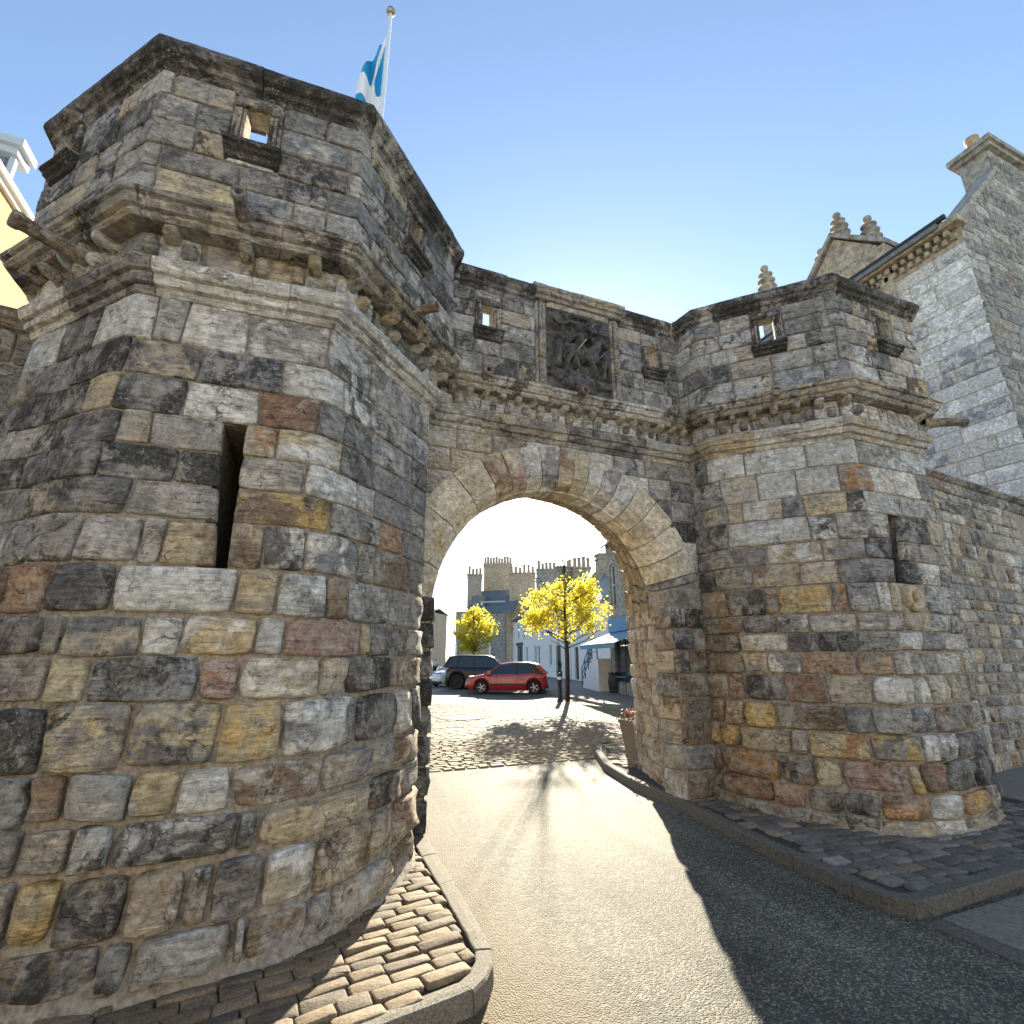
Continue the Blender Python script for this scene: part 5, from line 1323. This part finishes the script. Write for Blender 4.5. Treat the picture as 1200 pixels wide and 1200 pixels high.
# pedimented dormer with stepped finials
def finial(P_, k=1.0, name='finial', parent=None):
    mb = MB(); z = 0
    prof = [(.22, -.3), (.21, .30), (.30, .35), (.31, .37), (.16, .50), (.14, .58), (.27, .62), (.28, .64), (.12, .77), (.11, .83), (.22, .87), (.23, .89), (.08, 1.0), (.07, 1.04), (.11, 1.08), (.13, 1.14), (.11, 1.22), (.0, 1.27)]
    mb.lathe([(r_ * k, z_ * k) for r_, z_ in prof], Matrix.Translation(P_), 12)
    return mb.build(name, M['farstone2'], parent, True, True)
pa_ = FR_.len - 4.1; pb_ = FR_.len - 2.0
for s_ in (pa_ - .25, pb_ - .1): MB().box(s_, s_ + .35, -.12, .4, 10.0, 13.05, FR_.M).build('dormer_pilaster', M['farstone'], H7, world=True)
MB().box(pa_ - .4, pb_ + .4, -.4, .5, 13.0, 13.45, FR_.M).build('dormer_cornice', M['farstone'], H7, world=True)
pm_ = (pa_ + pb_) / 2
v = [FR_.p(pa_ - .3, -.25, 13.45), FR_.p(pb_ + .3, -.25, 13.45), FR_.p(pm_, -.25, 14.9), FR_.p(pa_ - .3, 1.6, 13.45), FR_.p(pb_ + .3, 1.6, 13.45), FR_.p(pm_, 1.6, 14.9)]
obj('pediment', v, [(0, 1, 2), (3, 5, 4), (0, 3, 4, 1), (1, 4, 5, 2), (2, 5, 3, 0)], M['farstone'], H7)
for (a, b) in ((pa_ - .45, pm_), (pb_ + .45, pm_)):
    mb = MB(); v = []
    for d in (-.4, 1.7):
        v += [FR_.p(a, d, 13.42), FR_.p(b, d, 14.95), FR_.p(b, d, 15.12), FR_.p(a, d, 13.6)]
    mb.add(v, [(0, 1, 2, 3), (7, 6, 5, 4), (0, 4, 5, 1), (3, 2, 6, 7), (1, 5, 6, 2), (0, 3, 7, 4)]); mb.build('raking_cornice', M['farstone2'], H7, world=True)
for k in range(11):
    f_ = k / 10; s_ = pa_ - .1 + (pb_ - pa_ + .2) * f_
    MB().box(s_ - .05, s_ + .05, -.36, -.24, 13.47, 13.6, FR_.M).build('dentil', M['farstone'], H7, world=True)
for (x, y, Y_) in ((987, 286, None), (1024, 292, None), (968, 328, None), (901, 349, None)):
    # finials stand on the eaves line X = const
    v = _r * (x - 600) + _up * (600 - y) + _fw * 600; P_ = _C + v * ((XH + .1) / v.x)
    o = finial(P_, 1.0 if x > 950 else 1.15, 'finial', H7)
    if x < 980: MB().box(P_.x - .25, P_.x + .25, P_.y - .25, P_.y + .25, ZE, P_.z, None).build('finial_base', M['farstone2'], H7, world=True)

# ---- house at the far left
FL = Frame((-5.6, 14.0), (-5.6, 6.9)); 
H8 = building('sandstone_house', 'sunlit yellow sandstone house with white gutter at the far left edge', FL, cat='house')
MB().box(-14, -6.3, 9.0, 16, 0, 10.4).build('wall', simple('yellow_sandstone', (.42, .29, .14), .9, 9, .3, .01), H8, world=True)
MB().box(-14, -6.22, 8.9, 16.1, 10.4, 10.5).box(-14, -6.14, 8.8, 16.2, 10.5, 10.62).build('gutter', M['wframe'], H8, world=True)
FM = Frame((-12, 9.2), (-5.6, 9.2))
mv_ = [(x, y, z) for z in (10.62, 11.95) for x, y in ((-14, 12), (-6.75, 12), (-10.2, 17), (-14, 17))]
obj('mansard', mv_, [(0, 1, 5, 4), (1, 2, 6, 5), (2, 3, 7, 6), (3, 0, 4, 7), (4, 5, 6, 7)], M['slate'], H8)
sm = MB()
for r_ in range(8):
    for k in range(16):
        x = -12.4 + k * .38 + (.19 if r_ % 2 else 0); z = 9.6 + r_ * .29
        if x + .37 < -6.85: sm.add([(x, 11.96, z), (x + .365, 11.96, z), (x + .365, 11.99, z + .33), (x, 11.99, z + .33)], [(0, 1, 2, 3)])
tag(sm.build('slates', M['slate'], H8, world=True), kind='stuff')
MB().box(-14, -6.65, 11.8, 12.3, 11.95, 12.12).box(-14, -6.55, 11.7, 12.3, 12.12, 12.3).build('cornice', M['leadgrey'], H8, world=True)
MB().box(-6.80, -6.70, 11.9, 12.0, 10.5, 11.95).build('corner_strip', M['leadgrey'], H8, world=True)

# ---- trees
def leafmat(name, c, tr):
    m, t, P = newmat(name); b = NB(t)
    g = b.n('ShaderNodeNewGeometry'); nf = b.noise(g.outputs['Position'], 2.2, 3, .6)
    cc = b.ramp(nf, [(.35, tuple(x * .75 for x in c)), (.65, c)])
    tb = b.n('ShaderNodeBsdfTranslucent'); b.l(b.ramp(nf, [(.35, tuple(x * .7 for x in tr)), (.65, tr)]), tb.inputs[0])
    mx = b.n('ShaderNodeMixShader'); mx.inputs[0].default_value = .68
    b.l(cc, P.inputs['Base Color']); P.inputs['Roughness'].default_value = .5
    b.l(P.outputs[0], mx.inputs[1]); b.l(tb.outputs[0], mx.inputs[2]); b.l(mx.outputs[0], t.nodes['Material Output'].inputs[0]); return m
M['leaf'] = leafmat('young_maple_leaf', (.48, .43, .06), (.90, .80, .11))
M['bark'] = simple('dark_bark', (.06, .05, .04), .9, 20, .5, .01)
def tree(label, base, H_, cz, rad, rh, nleaf, lsz, seed, trunk_r=.09, twig=True, lobes=None):
    random.seed(seed); t = thing('street_tree', label, 'tree', base, 0, 'young trees in the street'); B = Vector(base)
    mb = MB().tube([B, B + Vector((.02, 0, H_ * .3)), B + Vector((-.02, .02, H_ * .6)), B + Vector((.05, 0, H_ * .97))], [trunk_r * 1.1, trunk_r, trunk_r * .7, trunk_r * .2], 9)
    mb.build('trunk', M['bark'], t, True, True)
    bb = MB(); tips = []
    for k in range(34):
        z0 = H_ * U(.30, .82); a = U(0, 2 * pi); reach = rad * U(.55, 1.0) * (1 - max(0, (z0 / H_ - .6)) * 1.4)
        p0 = B + Vector((0, 0, z0)); p1 = p0 + Vector((cos(a), sin(a), .35)) * reach * .5; p2 = p0 + Vector((cos(a + U(-.3, .3)), sin(a + U(-.3, .3)), U(.3, .75))) * reach
        bb.tube([p0, p1, p2], [trunk_r * .32, trunk_r * .2, trunk_r * .07], 5, False); tips += [p1, (p1 + p2) / 2, p2]
        for _ in range(2):
            q = p1 + Vector((U(-.5, .5), U(-.5, .5), U(-.1, .5))) * reach * .6; bb.tube([p1, q], [trunk_r * .13, trunk_r * .04], 4, False); tips.append(q)
    if twig:
        top = B + Vector((.0, 0, H_ * .9))
        for k in range(16):
            p0 = top + Vector((0, 0, U(-.8, .3))); p1 = p0 + Vector((U(-.45, .35), U(-.3, .3), U(.7, 1.9))); bb.tube([p0, (p0 + p1) / 2 + Vector((U(-.06, .06), 0, 0)), p1], [.018, .011, .005], 4, False)
    bb.build('branches', M['bark'], t, True, True)
    cl = []
    L_ = lobes or [(0, 0, 0, 1)]
    for k in range(150):
        lx, ly, lz, ls = random.choice(L_); d = Vector((random.gauss(0, 1), random.gauss(0, 1), random.gauss(0, 1))).normalized(); q = R() ** .4
        cl.append((B + Vector((lx * rad, ly * rad, cz + lz * rh)) + Vector((d.x * rad * ls, d.y * rad * ls, d.z * rh * ls)) * q * .92, U(.12, .30) * rad * .75))
    lv = MB()
    for k in range(nleaf):
        c, r_ = random.choice(cl); p = c + Vector((random.gauss(0, .45), random.gauss(0, .45), random.gauss(0, .42))) * r_
        n_ = Vector((random.gauss(0, 1), random.gauss(0, 1), random.gauss(0, .8))).normalized(); a = n_.orthogonal().normalized(); a = Matrix.Rotation(U(0, 6.28), 3, n_) @ a; b_ = n_.cross(a); s_ = lsz * U(.6, 1.3)
        lv.add([p - a * s_, p + b_ * s_ * .7 + n_ * s_ * .15, p + a * s_, p - b_ * s_ * .7 + n_ * s_ * .15], [(0, 1, 2, 3)])
    tag(lv.build('foliage', M['leaf'], t, world=True), kind='stuff')
    random.seed(seed + 5); return t
tree('nearer yellow-green street tree with bare twigs at its top, rising from the setts', (10.2, 19.3, -.1), 5.6, 3.75, 2.1, 1.45, 6800, .055, 3, .085, True, [(-.45, 0, .05, .62), (.5, 0, -.1, .6), (0, 0, .3, .6), (.1, -.2, -.5, .45), (-.5, .1, -.45, .35), (.45, 0, .45, .4)])
tree('further, smaller rounded yellow tree rising behind the black parked car', (12.7, 39.5, -.1), 5.9, 3.7, 2.1, 2.0, 5200, .085, 8, .09, False, [(0, 0, 0, .75), (-.35, 0, -.1, .55), (.45, 0, .0, .55), (0, 0, .5, .5), (-.15, 0, -.6, .4)])

# ---- bollard, barrel, planter, plant tub
bo = thing('bollard', 'black bollard with a white band left of the nearer tree trunk', 'bollard', (9.75, 19.1, -.1))
T_ = Matrix.Translation((9.75, 19.1, -.1))
MB().lathe([(.12, 0), (.12, .06), (.085, .1), (.075, .75), (.09, .78), (.09, .82), (.07, .84)], T_, 14).build('post', M['black'], bo, True, True)
MB().lathe([(.074, .84), (.08, .86), (.08, .93), (.07, .95)], T_, 14).build('reflective_band', M['wframe'], bo, True, True)
MB().lathe([(.07, .95), (.085, .98), (.08, 1.04), (.045, 1.09), (0, 1.1)], T_, 14).build('cap', M['black'], bo, True, True)
def barrel(x, y, label):
    t = thing('barrel', label, 'barrel', (x, y, 0), group='dark barrels by the stair')
    prof = [(0, .9), (.2, .9), (.27, .88), (.29, .9), (.31, .7), (.335, .45), (.31, .2), (.28, 0)]
    MB().lathe(prof, Matrix.Translation((x, y, 0)), 16).build('staves', M['black'], t, True, True)
    for z, r_ in ((.12, .305), (.32, .33), (.58, .33), (.8, .305)): MB().lathe([(r_, z - .02), (r_ + .008, z - .02), (r_ + .008, z + .02), (r_, z + .02)], Matrix.Translation((x, y, 0)), 16).build('hoop', M['lead'], t, True, True)
barrel(14.0, 21.7, 'dark wooden barrel standing below the blue awning')
tb = thing('cafe_table', 'small blue cafe table beside the dark barrel', 'table', (13.9, 20.5, 0))
MB().box(13.5, 14.3, 20.1, 20.9, .72, .76).build('tabletop', M['bluec'], tb, world=True)
for dx, dy in ((-.3, -.3), (.3, -.3), (-.3, .3), (.3, .3)): MB().tube([(13.9 + dx, 20.5 + dy, 0), (13.9 + dx, 20.5 + dy, .72)], .02, 6).build('leg', M['black'], tb, world=True)
pl = thing('flower_planter', 'grey stone planter with pink flowers behind the right arch jamb', 'planter', (5.44, 7.85, 0))
pm = MB(); 
for (z0, z1, a, b) in ((0, .06, .15, .15), (.06, .52, .145, .2), (.52, .58, .22, .22)):
    v = [(5.44 + sx * q, 7.85 + sy * q, z) for z, q in ((z0, a), (z1, b)) for sx, sy in ((-1, -1), (1, -1), (1, 1), (-1, 1))]; pm.add(v, [(0, 1, 5, 4), (1, 2, 6, 5), (2, 3, 7, 6), (3, 0, 4, 7), (4, 5, 6, 7)])
pm.build('tub', M['granite'], pl, world=True)
def tuft(parent, c, r_, h, n, mats, sz, name='foliage', up=.5):
    mb = MB()
    for k in range(n):
        d = Vector((random.gauss(0, .5), random.gauss(0, .5), abs(random.gauss(0, .6)))); p = Vector(c) + Vector((d.x * r_, d.y * r_, d.z * h)); n_ = Vector((random.gauss(0, 1), random.gauss(0, 1), random.gauss(.5, 1))).normalized(); a = n_.orthogonal().normalized(); b_ = n_.cross(a); s_ = sz * U(.6, 1.3)
        mb.add([p - a * s_, p + b_ * s_ * .6, p + a * s_, p - b_ * s_ * .6], [(0, 1, 2, 3)], 0)
    return tag(mb.build(name, mats, parent, world=True), kind='stuff')
M['green'] = simple('dull_green_leaf', (.06, .10, .03), .6, 14, .4); M['pink'] = simple('pink_petal', (.62, .28, .26), .6, 20, .3)
tuft(pl, (5.44, 7.85, .58), .22, .12, 260, M['green'], .025); tuft(pl, (5.44, 7.85, .62), .22, .14, 240, M['pink'], .022, 'flowers')
pt = thing('potted_plant', 'spiky green plant in a dark pot by the white house door', 'plant', (19.6, 36.8, 0))
MB().lathe([(0, 0), (.25, 0), (.33, .5), (.36, .55), (.3, .55), (0, .5)], Matrix.Translation((19.3, 37.5, 0)), 12).build('pot', M['black'], pt, True, True)
sp_ = MB()
for k in range(60):
    a = U(0, 6.28); l_ = U(.6, 1.2); p0 = Vector((19.3, 37.5, .5)); p1 = p0 + Vector((cos(a) * .25, sin(a) * .25, l_ * .7)); p2 = p0 + Vector((cos(a) * .6, sin(a) * .6, l_ * .8)); w_ = Vector((-sin(a), cos(a), 0)) * .03
    sp_.add([p0 - w_, p0 + w_, p1 + w_, p1 - w_, p2], [(0, 1, 2, 3), (3, 2, 4)])
sp_.build('leaves', M['green'], pt, world=True)
wd = thing('weed', 'small green weed at the foot of the left kerb corner', 'weed', (.98, 2.72, ZR)); tuft(wd, (.98, 2.70, ZR), .05, .05, 60, M['green'], .014)

# ---- parked cars
def rot(cx, cy, az):
    return Matrix.Translation((cx, cy, ZR)) @ Matrix.Rotation(az, 4, 'Z')
GL = plain('car_glass', (.02, .03, .035), .08, 0, .5, 0); TY = plain('tyre_rubber', (.015, .015, .015), .8); RIM = plain('alloy_rim', (.35, .35, .36), .3, .9); RIMB = plain('black_rim', (.02, .02, .02), .3, .5)
LAMP = plain('red_tail_lamp', (.35, .01, .01), .15, 0, .8, 1); HEAD = plain('clear_headlamp', (.6, .62, .65), .08, 0, .9, 1); TRIM = plain('black_plastic_trim', (.02, .02, .022), .6); PLATE = plain('yellow_number_plate', (.6, .5, .06), .5); PLATEW = plain('white_number_plate', (.7, .7, .7), .5)
def car(name, label, Mx, L_, W_, H_, paint, wb, wr, prof, belt, roof, rim, suv=False):
    """prof: lower-body top line as (x, z) nose to tail; belt z; roof: glasshouse as (x,z) polygon top line"""
    t = thing(name, label, 'car', tuple(Mx.translation), 0, 'cars parked in the street')
    P3 = lambda x, y, z: Mx @ Vector((x, y, z))
    fx, rx = L_ / 2 - wb[0], L_ / 2 - wb[1]      # wheel centres (x forward)
    def top(x):
        for a, b in zip(prof, prof[1:]):
            if b[0] <= x <= a[0]: return a[1] + (b[1] - a[1]) * (a[0] - x) / (a[0] - b[0] + 1e-9)
        return prof[-1][1]
    def hw(x):
        e = min(1, (L_ / 2 - abs(x)) / .55); return W_ / 2 * (.80 + .20 * sqrt(max(0, 1 - (1 - e) ** 2)))
    mb = MB(); n = 56; nk = 11
    for i in range(n + 1):
        x = L_ / 2 - L_ * i / n; zt_ = top(x); w_ = hw(x); zb_ = .20 + (.12 if abs(x) > L_ / 2 - .15 else 0)
        for c in (fx, rx):
            d = abs(x - c); ra = wr + .055
            if d < ra: zb_ = max(zb_, wr + sqrt(ra * ra - d * d))
        zb_ = min(zb_, zt_ - .06)
        pts = []
        for (ky, kz) in ((.96, 0), (1, .12), (1, .45), (.985, .7), (.95, .93), (.90, 1)): pts.append((w_ * ky, zb_ + (zt_ - zb_) * kz))
        row = [(-y, z) for y, z in pts] + [(0, zt_ + .03)] + [(y, z) for y, z in reversed(pts)]
        for y, z in row: mb.v.append(tuple(P3(x, y, z)))
    m_ = 13
    for i in range(n):
        for k in range(m_ - 1): mb.f.append((i * m_ + k, i * m_ + k + 1, (i + 1) * m_ + k + 1, (i + 1) * m_ + k)); mb.m.append(0)
    mb.f += [tuple(range(m_ - 1, -1, -1)), tuple(n * m_ + k for k in range(m_))]; mb.m += [0, 0]
    mb.build('body', paint, t, True, True)
    MB().box(-L_ / 2 + .15, L_ / 2 - .15, -W_ / 2 + .2, W_ / 2 - .2, .18, min(belt, .8), Mx).build('underbody', TRIM, t, world=True)
    # glasshouse: roof shell, pillars and glass
    xs = [p[0] for p in roof]; zr = [p[1] for p in roof]
    lo = [(x, belt - .02) for x in xs]
    g = MB(); tw = .74
    def gw(z): return W_ / 2 * (.93 - (.93 - tw) * (z - belt) / (H_ - belt))
    ring = [(roof[0][0] , roof[0][1])] + list(roof[1:])
    for (x, z) in roof:
        for y in (-1, 1): g.v.append(tuple(P3(x, y * gw(z), z)))
    nR = len(roof)
    for i in range(nR - 1): g.f.append((2 * i, 2 * i + 1, 2 * i + 3, 2 * i + 2)); g.m.append(1 if (i == 0 or i == nR - 2) else 0)
    g.f.append(tuple(2 * i for i in range(nR))); g.f.append(tuple(2 * i + 1 for i in range(nR - 1, -1, -1))); g.m += [1, 1]
    gh = g.build('glasshouse', [paint, GL], t, world=True)
    # roof skin and pillars proud of the glass
    rs = MB()
    mid = roof[1:-1]
    for (x, z) in mid:
        for y, dz in ((-1, -.07), (-1, .0), (-.85, .035), (0, .05), (.85, .035), (1, .0), (1, -.07)): rs.v.append(tuple(P3(x, y * (gw(z) + .012), z + dz)))
    for i in range(len(mid) - 1):
        for k in range(6): rs.f.append((i * 7 + k, i * 7 + k + 1, (i + 1) * 7 + k + 1, (i + 1) * 7 + k)); rs.m.append(0)
    rs.build('roof', paint, t, True, True)
    def pillar(x0, z0, x1, z1, wd, mt=0):
        for s_ in (-1, 1):
            pil = MB()
            a0, a1 = s_ * (gw(z0) + .014), s_ * (gw(z1) + .014)
            pil.add([P3(x0 - wd / 2, a0, z0), P3(x0 + wd / 2, a0, z0), P3(x1 + wd / 2, a1, z1), P3(x1 - wd / 2, a1, z1)] + [P3(x0 - wd / 2, a0 * .96, z0), P3(x0 + wd / 2, a0 * .96, z0), P3(x1 + wd / 2, a1 * .96, z1), P3(x1 - wd / 2, a1 * .96, z1)], [(0, 1, 2, 3), (7, 6, 5, 4), (0, 4, 5, 1), (2, 6, 7, 3), (1, 5, 6, 2), (3, 7, 4, 0)])
            pil.build('pillar', TRIM if mt else paint, t, world=True)
    pillar(roof[0][0], roof[0][1], roof[1][0], roof[1][1], .07)
    bx_ = (roof[0][0] + roof[-1][0]) / 2 - .05; pillar(bx_, belt, bx_, H_ - .05, .08, 1)
    cxp = roof[-1][0] + (.55 if not suv else .75); pillar(cxp, belt, cxp + .08, H_ - .07, .09, 1)
    pillar(roof[-1][0] + .06, roof[-1][1], roof[-2][0] + .1, roof[-2][1], .24)
    for cxw in (fx, rx):
        for s_ in (-1, 1):
            yc = s_ * (W_ / 2 - .11); Wm = Mx @ Matrix.Translation((cxw, yc, wr)) @ Matrix.Rotation(-s_ * pi / 2, 4, 'X')
            wh = MB().lathe([(wr * .66, -.1), (wr * .93, -.1), (wr, -.07), (wr, .07), (wr * .93, .1), (wr * .68, .1), (wr * .66, .06)], Wm, 26).build('tyre', TY, t, True, True)
            MB().lathe([(wr * .66, .03), (0, .03)], Wm, 20).build('brake_disc', TRIM, t, False, True)
            rm = MB().lathe([(wr * .68, .09), (wr * .62, .075), (wr * .60, .0)], Wm, 26)
            for q in range(5):
                Sm = Wm @ Matrix.Rotation(2 * pi * q / 5, 4, 'Z'); rm.box(0.03, wr * .64, -wr * .09, wr * .09, .045, .085, Sm)
            rm.lathe([(0, .095), (wr * .14, .09), (wr * .15, .05)], Wm, 12)
            rm.build('rim', rim, t, False, True)
    # lamps, plates, mirrors, door seams, handles
    for s_ in (-1, 1):
        MB().lathe([(0, .06), (.11, .05), (.15, .0), (.15, -.08)], Mx @ Matrix.Translation((-L_ / 2 + .13, s_ * (W_ / 2 - .17), belt - .10)) @ Matrix.Rotation(-pi / 2, 4, 'Y') @ Matrix.Scale(1.25, 4, (1, 0, 0)), 12).build('tail_lamp', LAMP, t, True, True)
        MB().lathe([(0, .06), (.10, .05), (.14, .0), (.14, -.12)], Mx @ Matrix.Translation((L_ / 2 - .22, s_ * (W_ / 2 - .24), .64 * (1.2 if suv else 1))) @ Matrix.Rotation(pi / 2, 4, 'Y') @ Matrix.Scale(1.3, 4, (0, 1, 0)), 12).build('headlight', HEAD, t, True, True)
        MB().box(roof[0][0] - .32, roof[0][0] - .14, s_ * (W_ / 2 + .02), s_ * (W_ / 2 + .19), belt + .0, belt + .14, Mx).build('mirror', paint, t, world=True)
        for xh in (bx_ + .12, cxp - .0): MB().box(xh, xh + .17, s_ * (W_ / 2 * .985), s_ * (W_ / 2 * .985 + .035), belt - .13, belt - .10, Mx).build('door_handle', paint, t, world=True)
        sm_ = MB()
        for xh in (bx_, bx_ + .98, cxp + .02): sm_.box(xh - .006, xh + .006, s_ * (W_ / 2 - .03), s_ * (W_ / 2 + .003), .34, belt - .05, Mx)
        sm_.box(rx + .42, fx - .42, s_ * (W_ / 2 - .05), s_ * (W_ / 2 + .014), .42, .47, Mx); sm_.build('door_seam', TRIM, t, world=True)
    MB().box(-L_ / 2 - .025, -L_ / 2 + .05, -.26, .26, .62, .74, Mx).build('number_plate', PLATE, t, world=True)
    MB().box(L_ / 2 - .05, L_ / 2 + .02, -.26, .26, .38, .49, Mx).build('number_plate', PLATEW, t, world=True)
    MB().box(-L_ / 2 - .02, -L_ / 2 + .2, -W_ / 2 + .12, W_ / 2 - .12, .25, .42, Mx).build('bumper', TRIM, t, world=True)
    return t
RED = simple('red_car_paint', (.40, .012, .015), .25, 3, .08, spec=.6, coat=1); BLK = plain('black_car_paint', (.008, .009, .011), .3, 0, .3, .35); WHT = plain('white_car_paint', (.68, .68, .68), .3, 0, .5, 1)
hat = [(2.0, .42), (1.98, .62), (1.75, .76), (1.3, .86), (.85, .93), (-1.2, .96), (-1.7, .95), (-1.95, .88), (-2.0, .5)]
car('red_hatchback', 'red five-door hatchback parked nearest beyond the arch', rot(9.75, 24.75, radians(155)), 4.0, 1.72, 1.46, RED, (.8, 3.33), .31, hat, .92, [(1.05, .90), (.25, 1.36), (-.3, 1.43), (-1.1, 1.42), (-1.55, 1.33), (-1.97, .93)], RIM)
suvp = [(2.2, .55), (2.18, .85), (1.9, 1.02), (1.3, 1.1), (.9, 1.14), (-1.7, 1.18), (-2.1, 1.16), (-2.2, .6)]
car('black_suv', 'black four-wheel-drive car parked behind the red hatchback', rot(9.95, 28.8, radians(-26)), 4.2, 1.9, 1.82, BLK, (.85, 3.5), .39, suvp, 1.14, [(1.25, 1.12), (.55, 1.66), (.2, 1.76), (-1.2, 1.78), (-1.9, 1.72), (-2.15, 1.16)], RIMB, True)
car('white_hatchback', 'white car showing its front wheel left of the black car', rot(9.45, 32.3, radians(200)), 3.9, 1.7, 1.5, WHT, (.8, 3.2), .30, hat, .92, [(1.05, .90), (.25, 1.36), (-.3, 1.46), (-1.1, 1.44), (-1.55, 1.33), (-1.93, .93)], RIM)

# ---- distant person walking on the left
def person(label, x, y, h=1.72):
    t = thing('person', label, 'person', (x, y, ZR)); k = h / 1.72
    def skin(name, verts, edges, rads, mat, sub=1):
        me = bpy.data.meshes.new(name); me.from_pydata([(x + a * k, y + b * k, ZR + c * k) for a, b, c in verts], edges, []); me.materials.append(mat)
        o = link(bpy.data.objects.new(name, me), t); o.location = (-x, -y, -ZR)
        o.modifiers.new('skin', 'SKIN'); 
        for i, r_ in enumerate(rads): me.skin_vertices[0].data[i].radius = (r_ * k, r_ * k)
        me.skin_vertices[0].data[0].use_root = True
        s_ = o.modifiers.new('sub', 'SUBSURF'); s_.levels = sub; s_.render_levels = sub; return o
    V = [(0, 0, .95), (0, 0, 1.15), (0, 0, 1.38), (0, .0, 1.5), (0, -.01, 1.62), (-.09, 0, .9), (-.1, -.1, .5), (-.1, .02, .08), (-.1, -.12, .04), (.09, 0, .9), (.1, .06, .5), (.1, .18, .1), (.1, .06, .04), (-.19, 0, 1.38), (-.24, .03, 1.12), (-.22, -.1, .9), (.19, 0, 1.38), (.24, -.02, 1.12), (.22, .1, .9)]
    Ed = [(0, 1), (1, 2), (2, 3), (3, 4), (0, 5), (5, 6), (6, 7), (7, 8), (0, 9), (9, 10), (10, 11), (11, 12), (2, 13), (13, 14), (14, 15), (2, 16), (16, 17), (17, 18)]
    Rr = [.13, .12, .15, .055, .10, .09, .065, .04, .035, .09, .065, .04, .035, .06, .045, .03, .06, .045, .03]
    sk = plain('skin', (.45, .28, .2), .6); skin('body', V, Ed, Rr, sk)
    skin('jumper', [(0, 0, .98), (0, 0, 1.2), (0, 0, 1.42), (-.2, 0, 1.38), (-.245, .03, 1.12), (.2, 0, 1.38), (.245, -.02, 1.12)], [(0, 1), (1, 2), (2, 3), (3, 4), (2, 5), (5, 6)], [.16, .15, .16, .075, .06, .075, .06], plain('white_jumper', (.7, .7, .7), .8))
    skin('trousers', [(0, 0, .96), (-.09, 0, .88), (-.1, -.1, .5), (-.1, .02, .12), (.09, 0, .88), (.1, .06, .5), (.1, .18, .14)], [(0, 1), (1, 2), (2, 3), (0, 4), (4, 5), (5, 6)], [.155, .11, .085, .06, .11, .085, .06], plain('dark_trousers', (.02, .022, .03), .8))
person('person in pale top and dark trousers standing left of the black car', 10.8, 44.0)

# ---- unseen houses across the road, added to bounce sun onto the shaded gate front
def facing_house(label, F, s0, s1, h, mat, n, rise=2.6):
    G = Frame(tuple(F.p(s0, 0, 0))[:2], tuple(F.p(s1, 0, 0))[:2]); t = building('added_bounce_house', label, G, cat='house', group='unseen houses added round the viewer to bounce sun')
    hol = []; w_ = G.len / n
    for k in range(n):
        for r_, (z0, z1) in enumerate(((.9, 2.5), (3.9, 5.5))): 
            if not (r_ == 0 and k == n // 2): hol.append((w_ * (k + .5) - .5, w_ * (k + .5) + .5, z0, z1))
    dr = (w_ * (n // 2 + .5) - .5, w_ * (n // 2 + .5) + .5, .05, 2.3)
    wall_holes(t, G, 0, G.len, -.1, h, hol + [dr], mat)
    for q in hol: window(t, G, q, sillmat=mat)
    MB().box(dr[0], dr[1], .12, .17, .05, 2.3, G.M).build('door', M['bluep'], t, world=True)
    body_box(t, G, .01, G.len - .01, .3, 8, -.1, h, mat, 'back_wall'); gable_end(t, G, 0, 8, h, rise, mat); gable_end(t, G, G.len - .25, 8, h, rise, mat)
    gable_roof(t, G, 0, G.len, 8, h, rise, over=.1); chimney(t, G, .1, 1.5, 3.3, 4.7, h + 1.6, h + rise + 1.4, 3, mat)
FA = Frame((30, -13), (-28, -13)); q = 0
for k, (w_, h, mat, lb) in enumerate(((13, 7.2, 'render_w', 'unseen white rendered house added behind the viewer to bounce sun, furthest right'), (15, 8.4, 'render_w', 'unseen taller white rendered house added behind the viewer to bounce sun, second from the right'), (14, 7.6, 'render_c', 'unseen cream rendered house added behind the viewer to bounce sun, facing the arch'), (16, 8.4, 'render_w', 'unseen white rendered house added behind the viewer to bounce sun, at the left corner'))):
    facing_house(lb, FA, q, q + w_ - .02, h, mat, 4, 2.6 + .2 * k); q += w_
FA2 = Frame((-14, -12.5), (-14, 8)); 
facing_house('unseen cream rendered house added left of the viewer to bounce sun', FA2, 0, 10, 7.6, 'render_c', 3); facing_house('unseen white rendered house added to bounce sun, between the cream house and the yellow one', FA2, 10.02, 20, 8.2, 'render_w', 3)
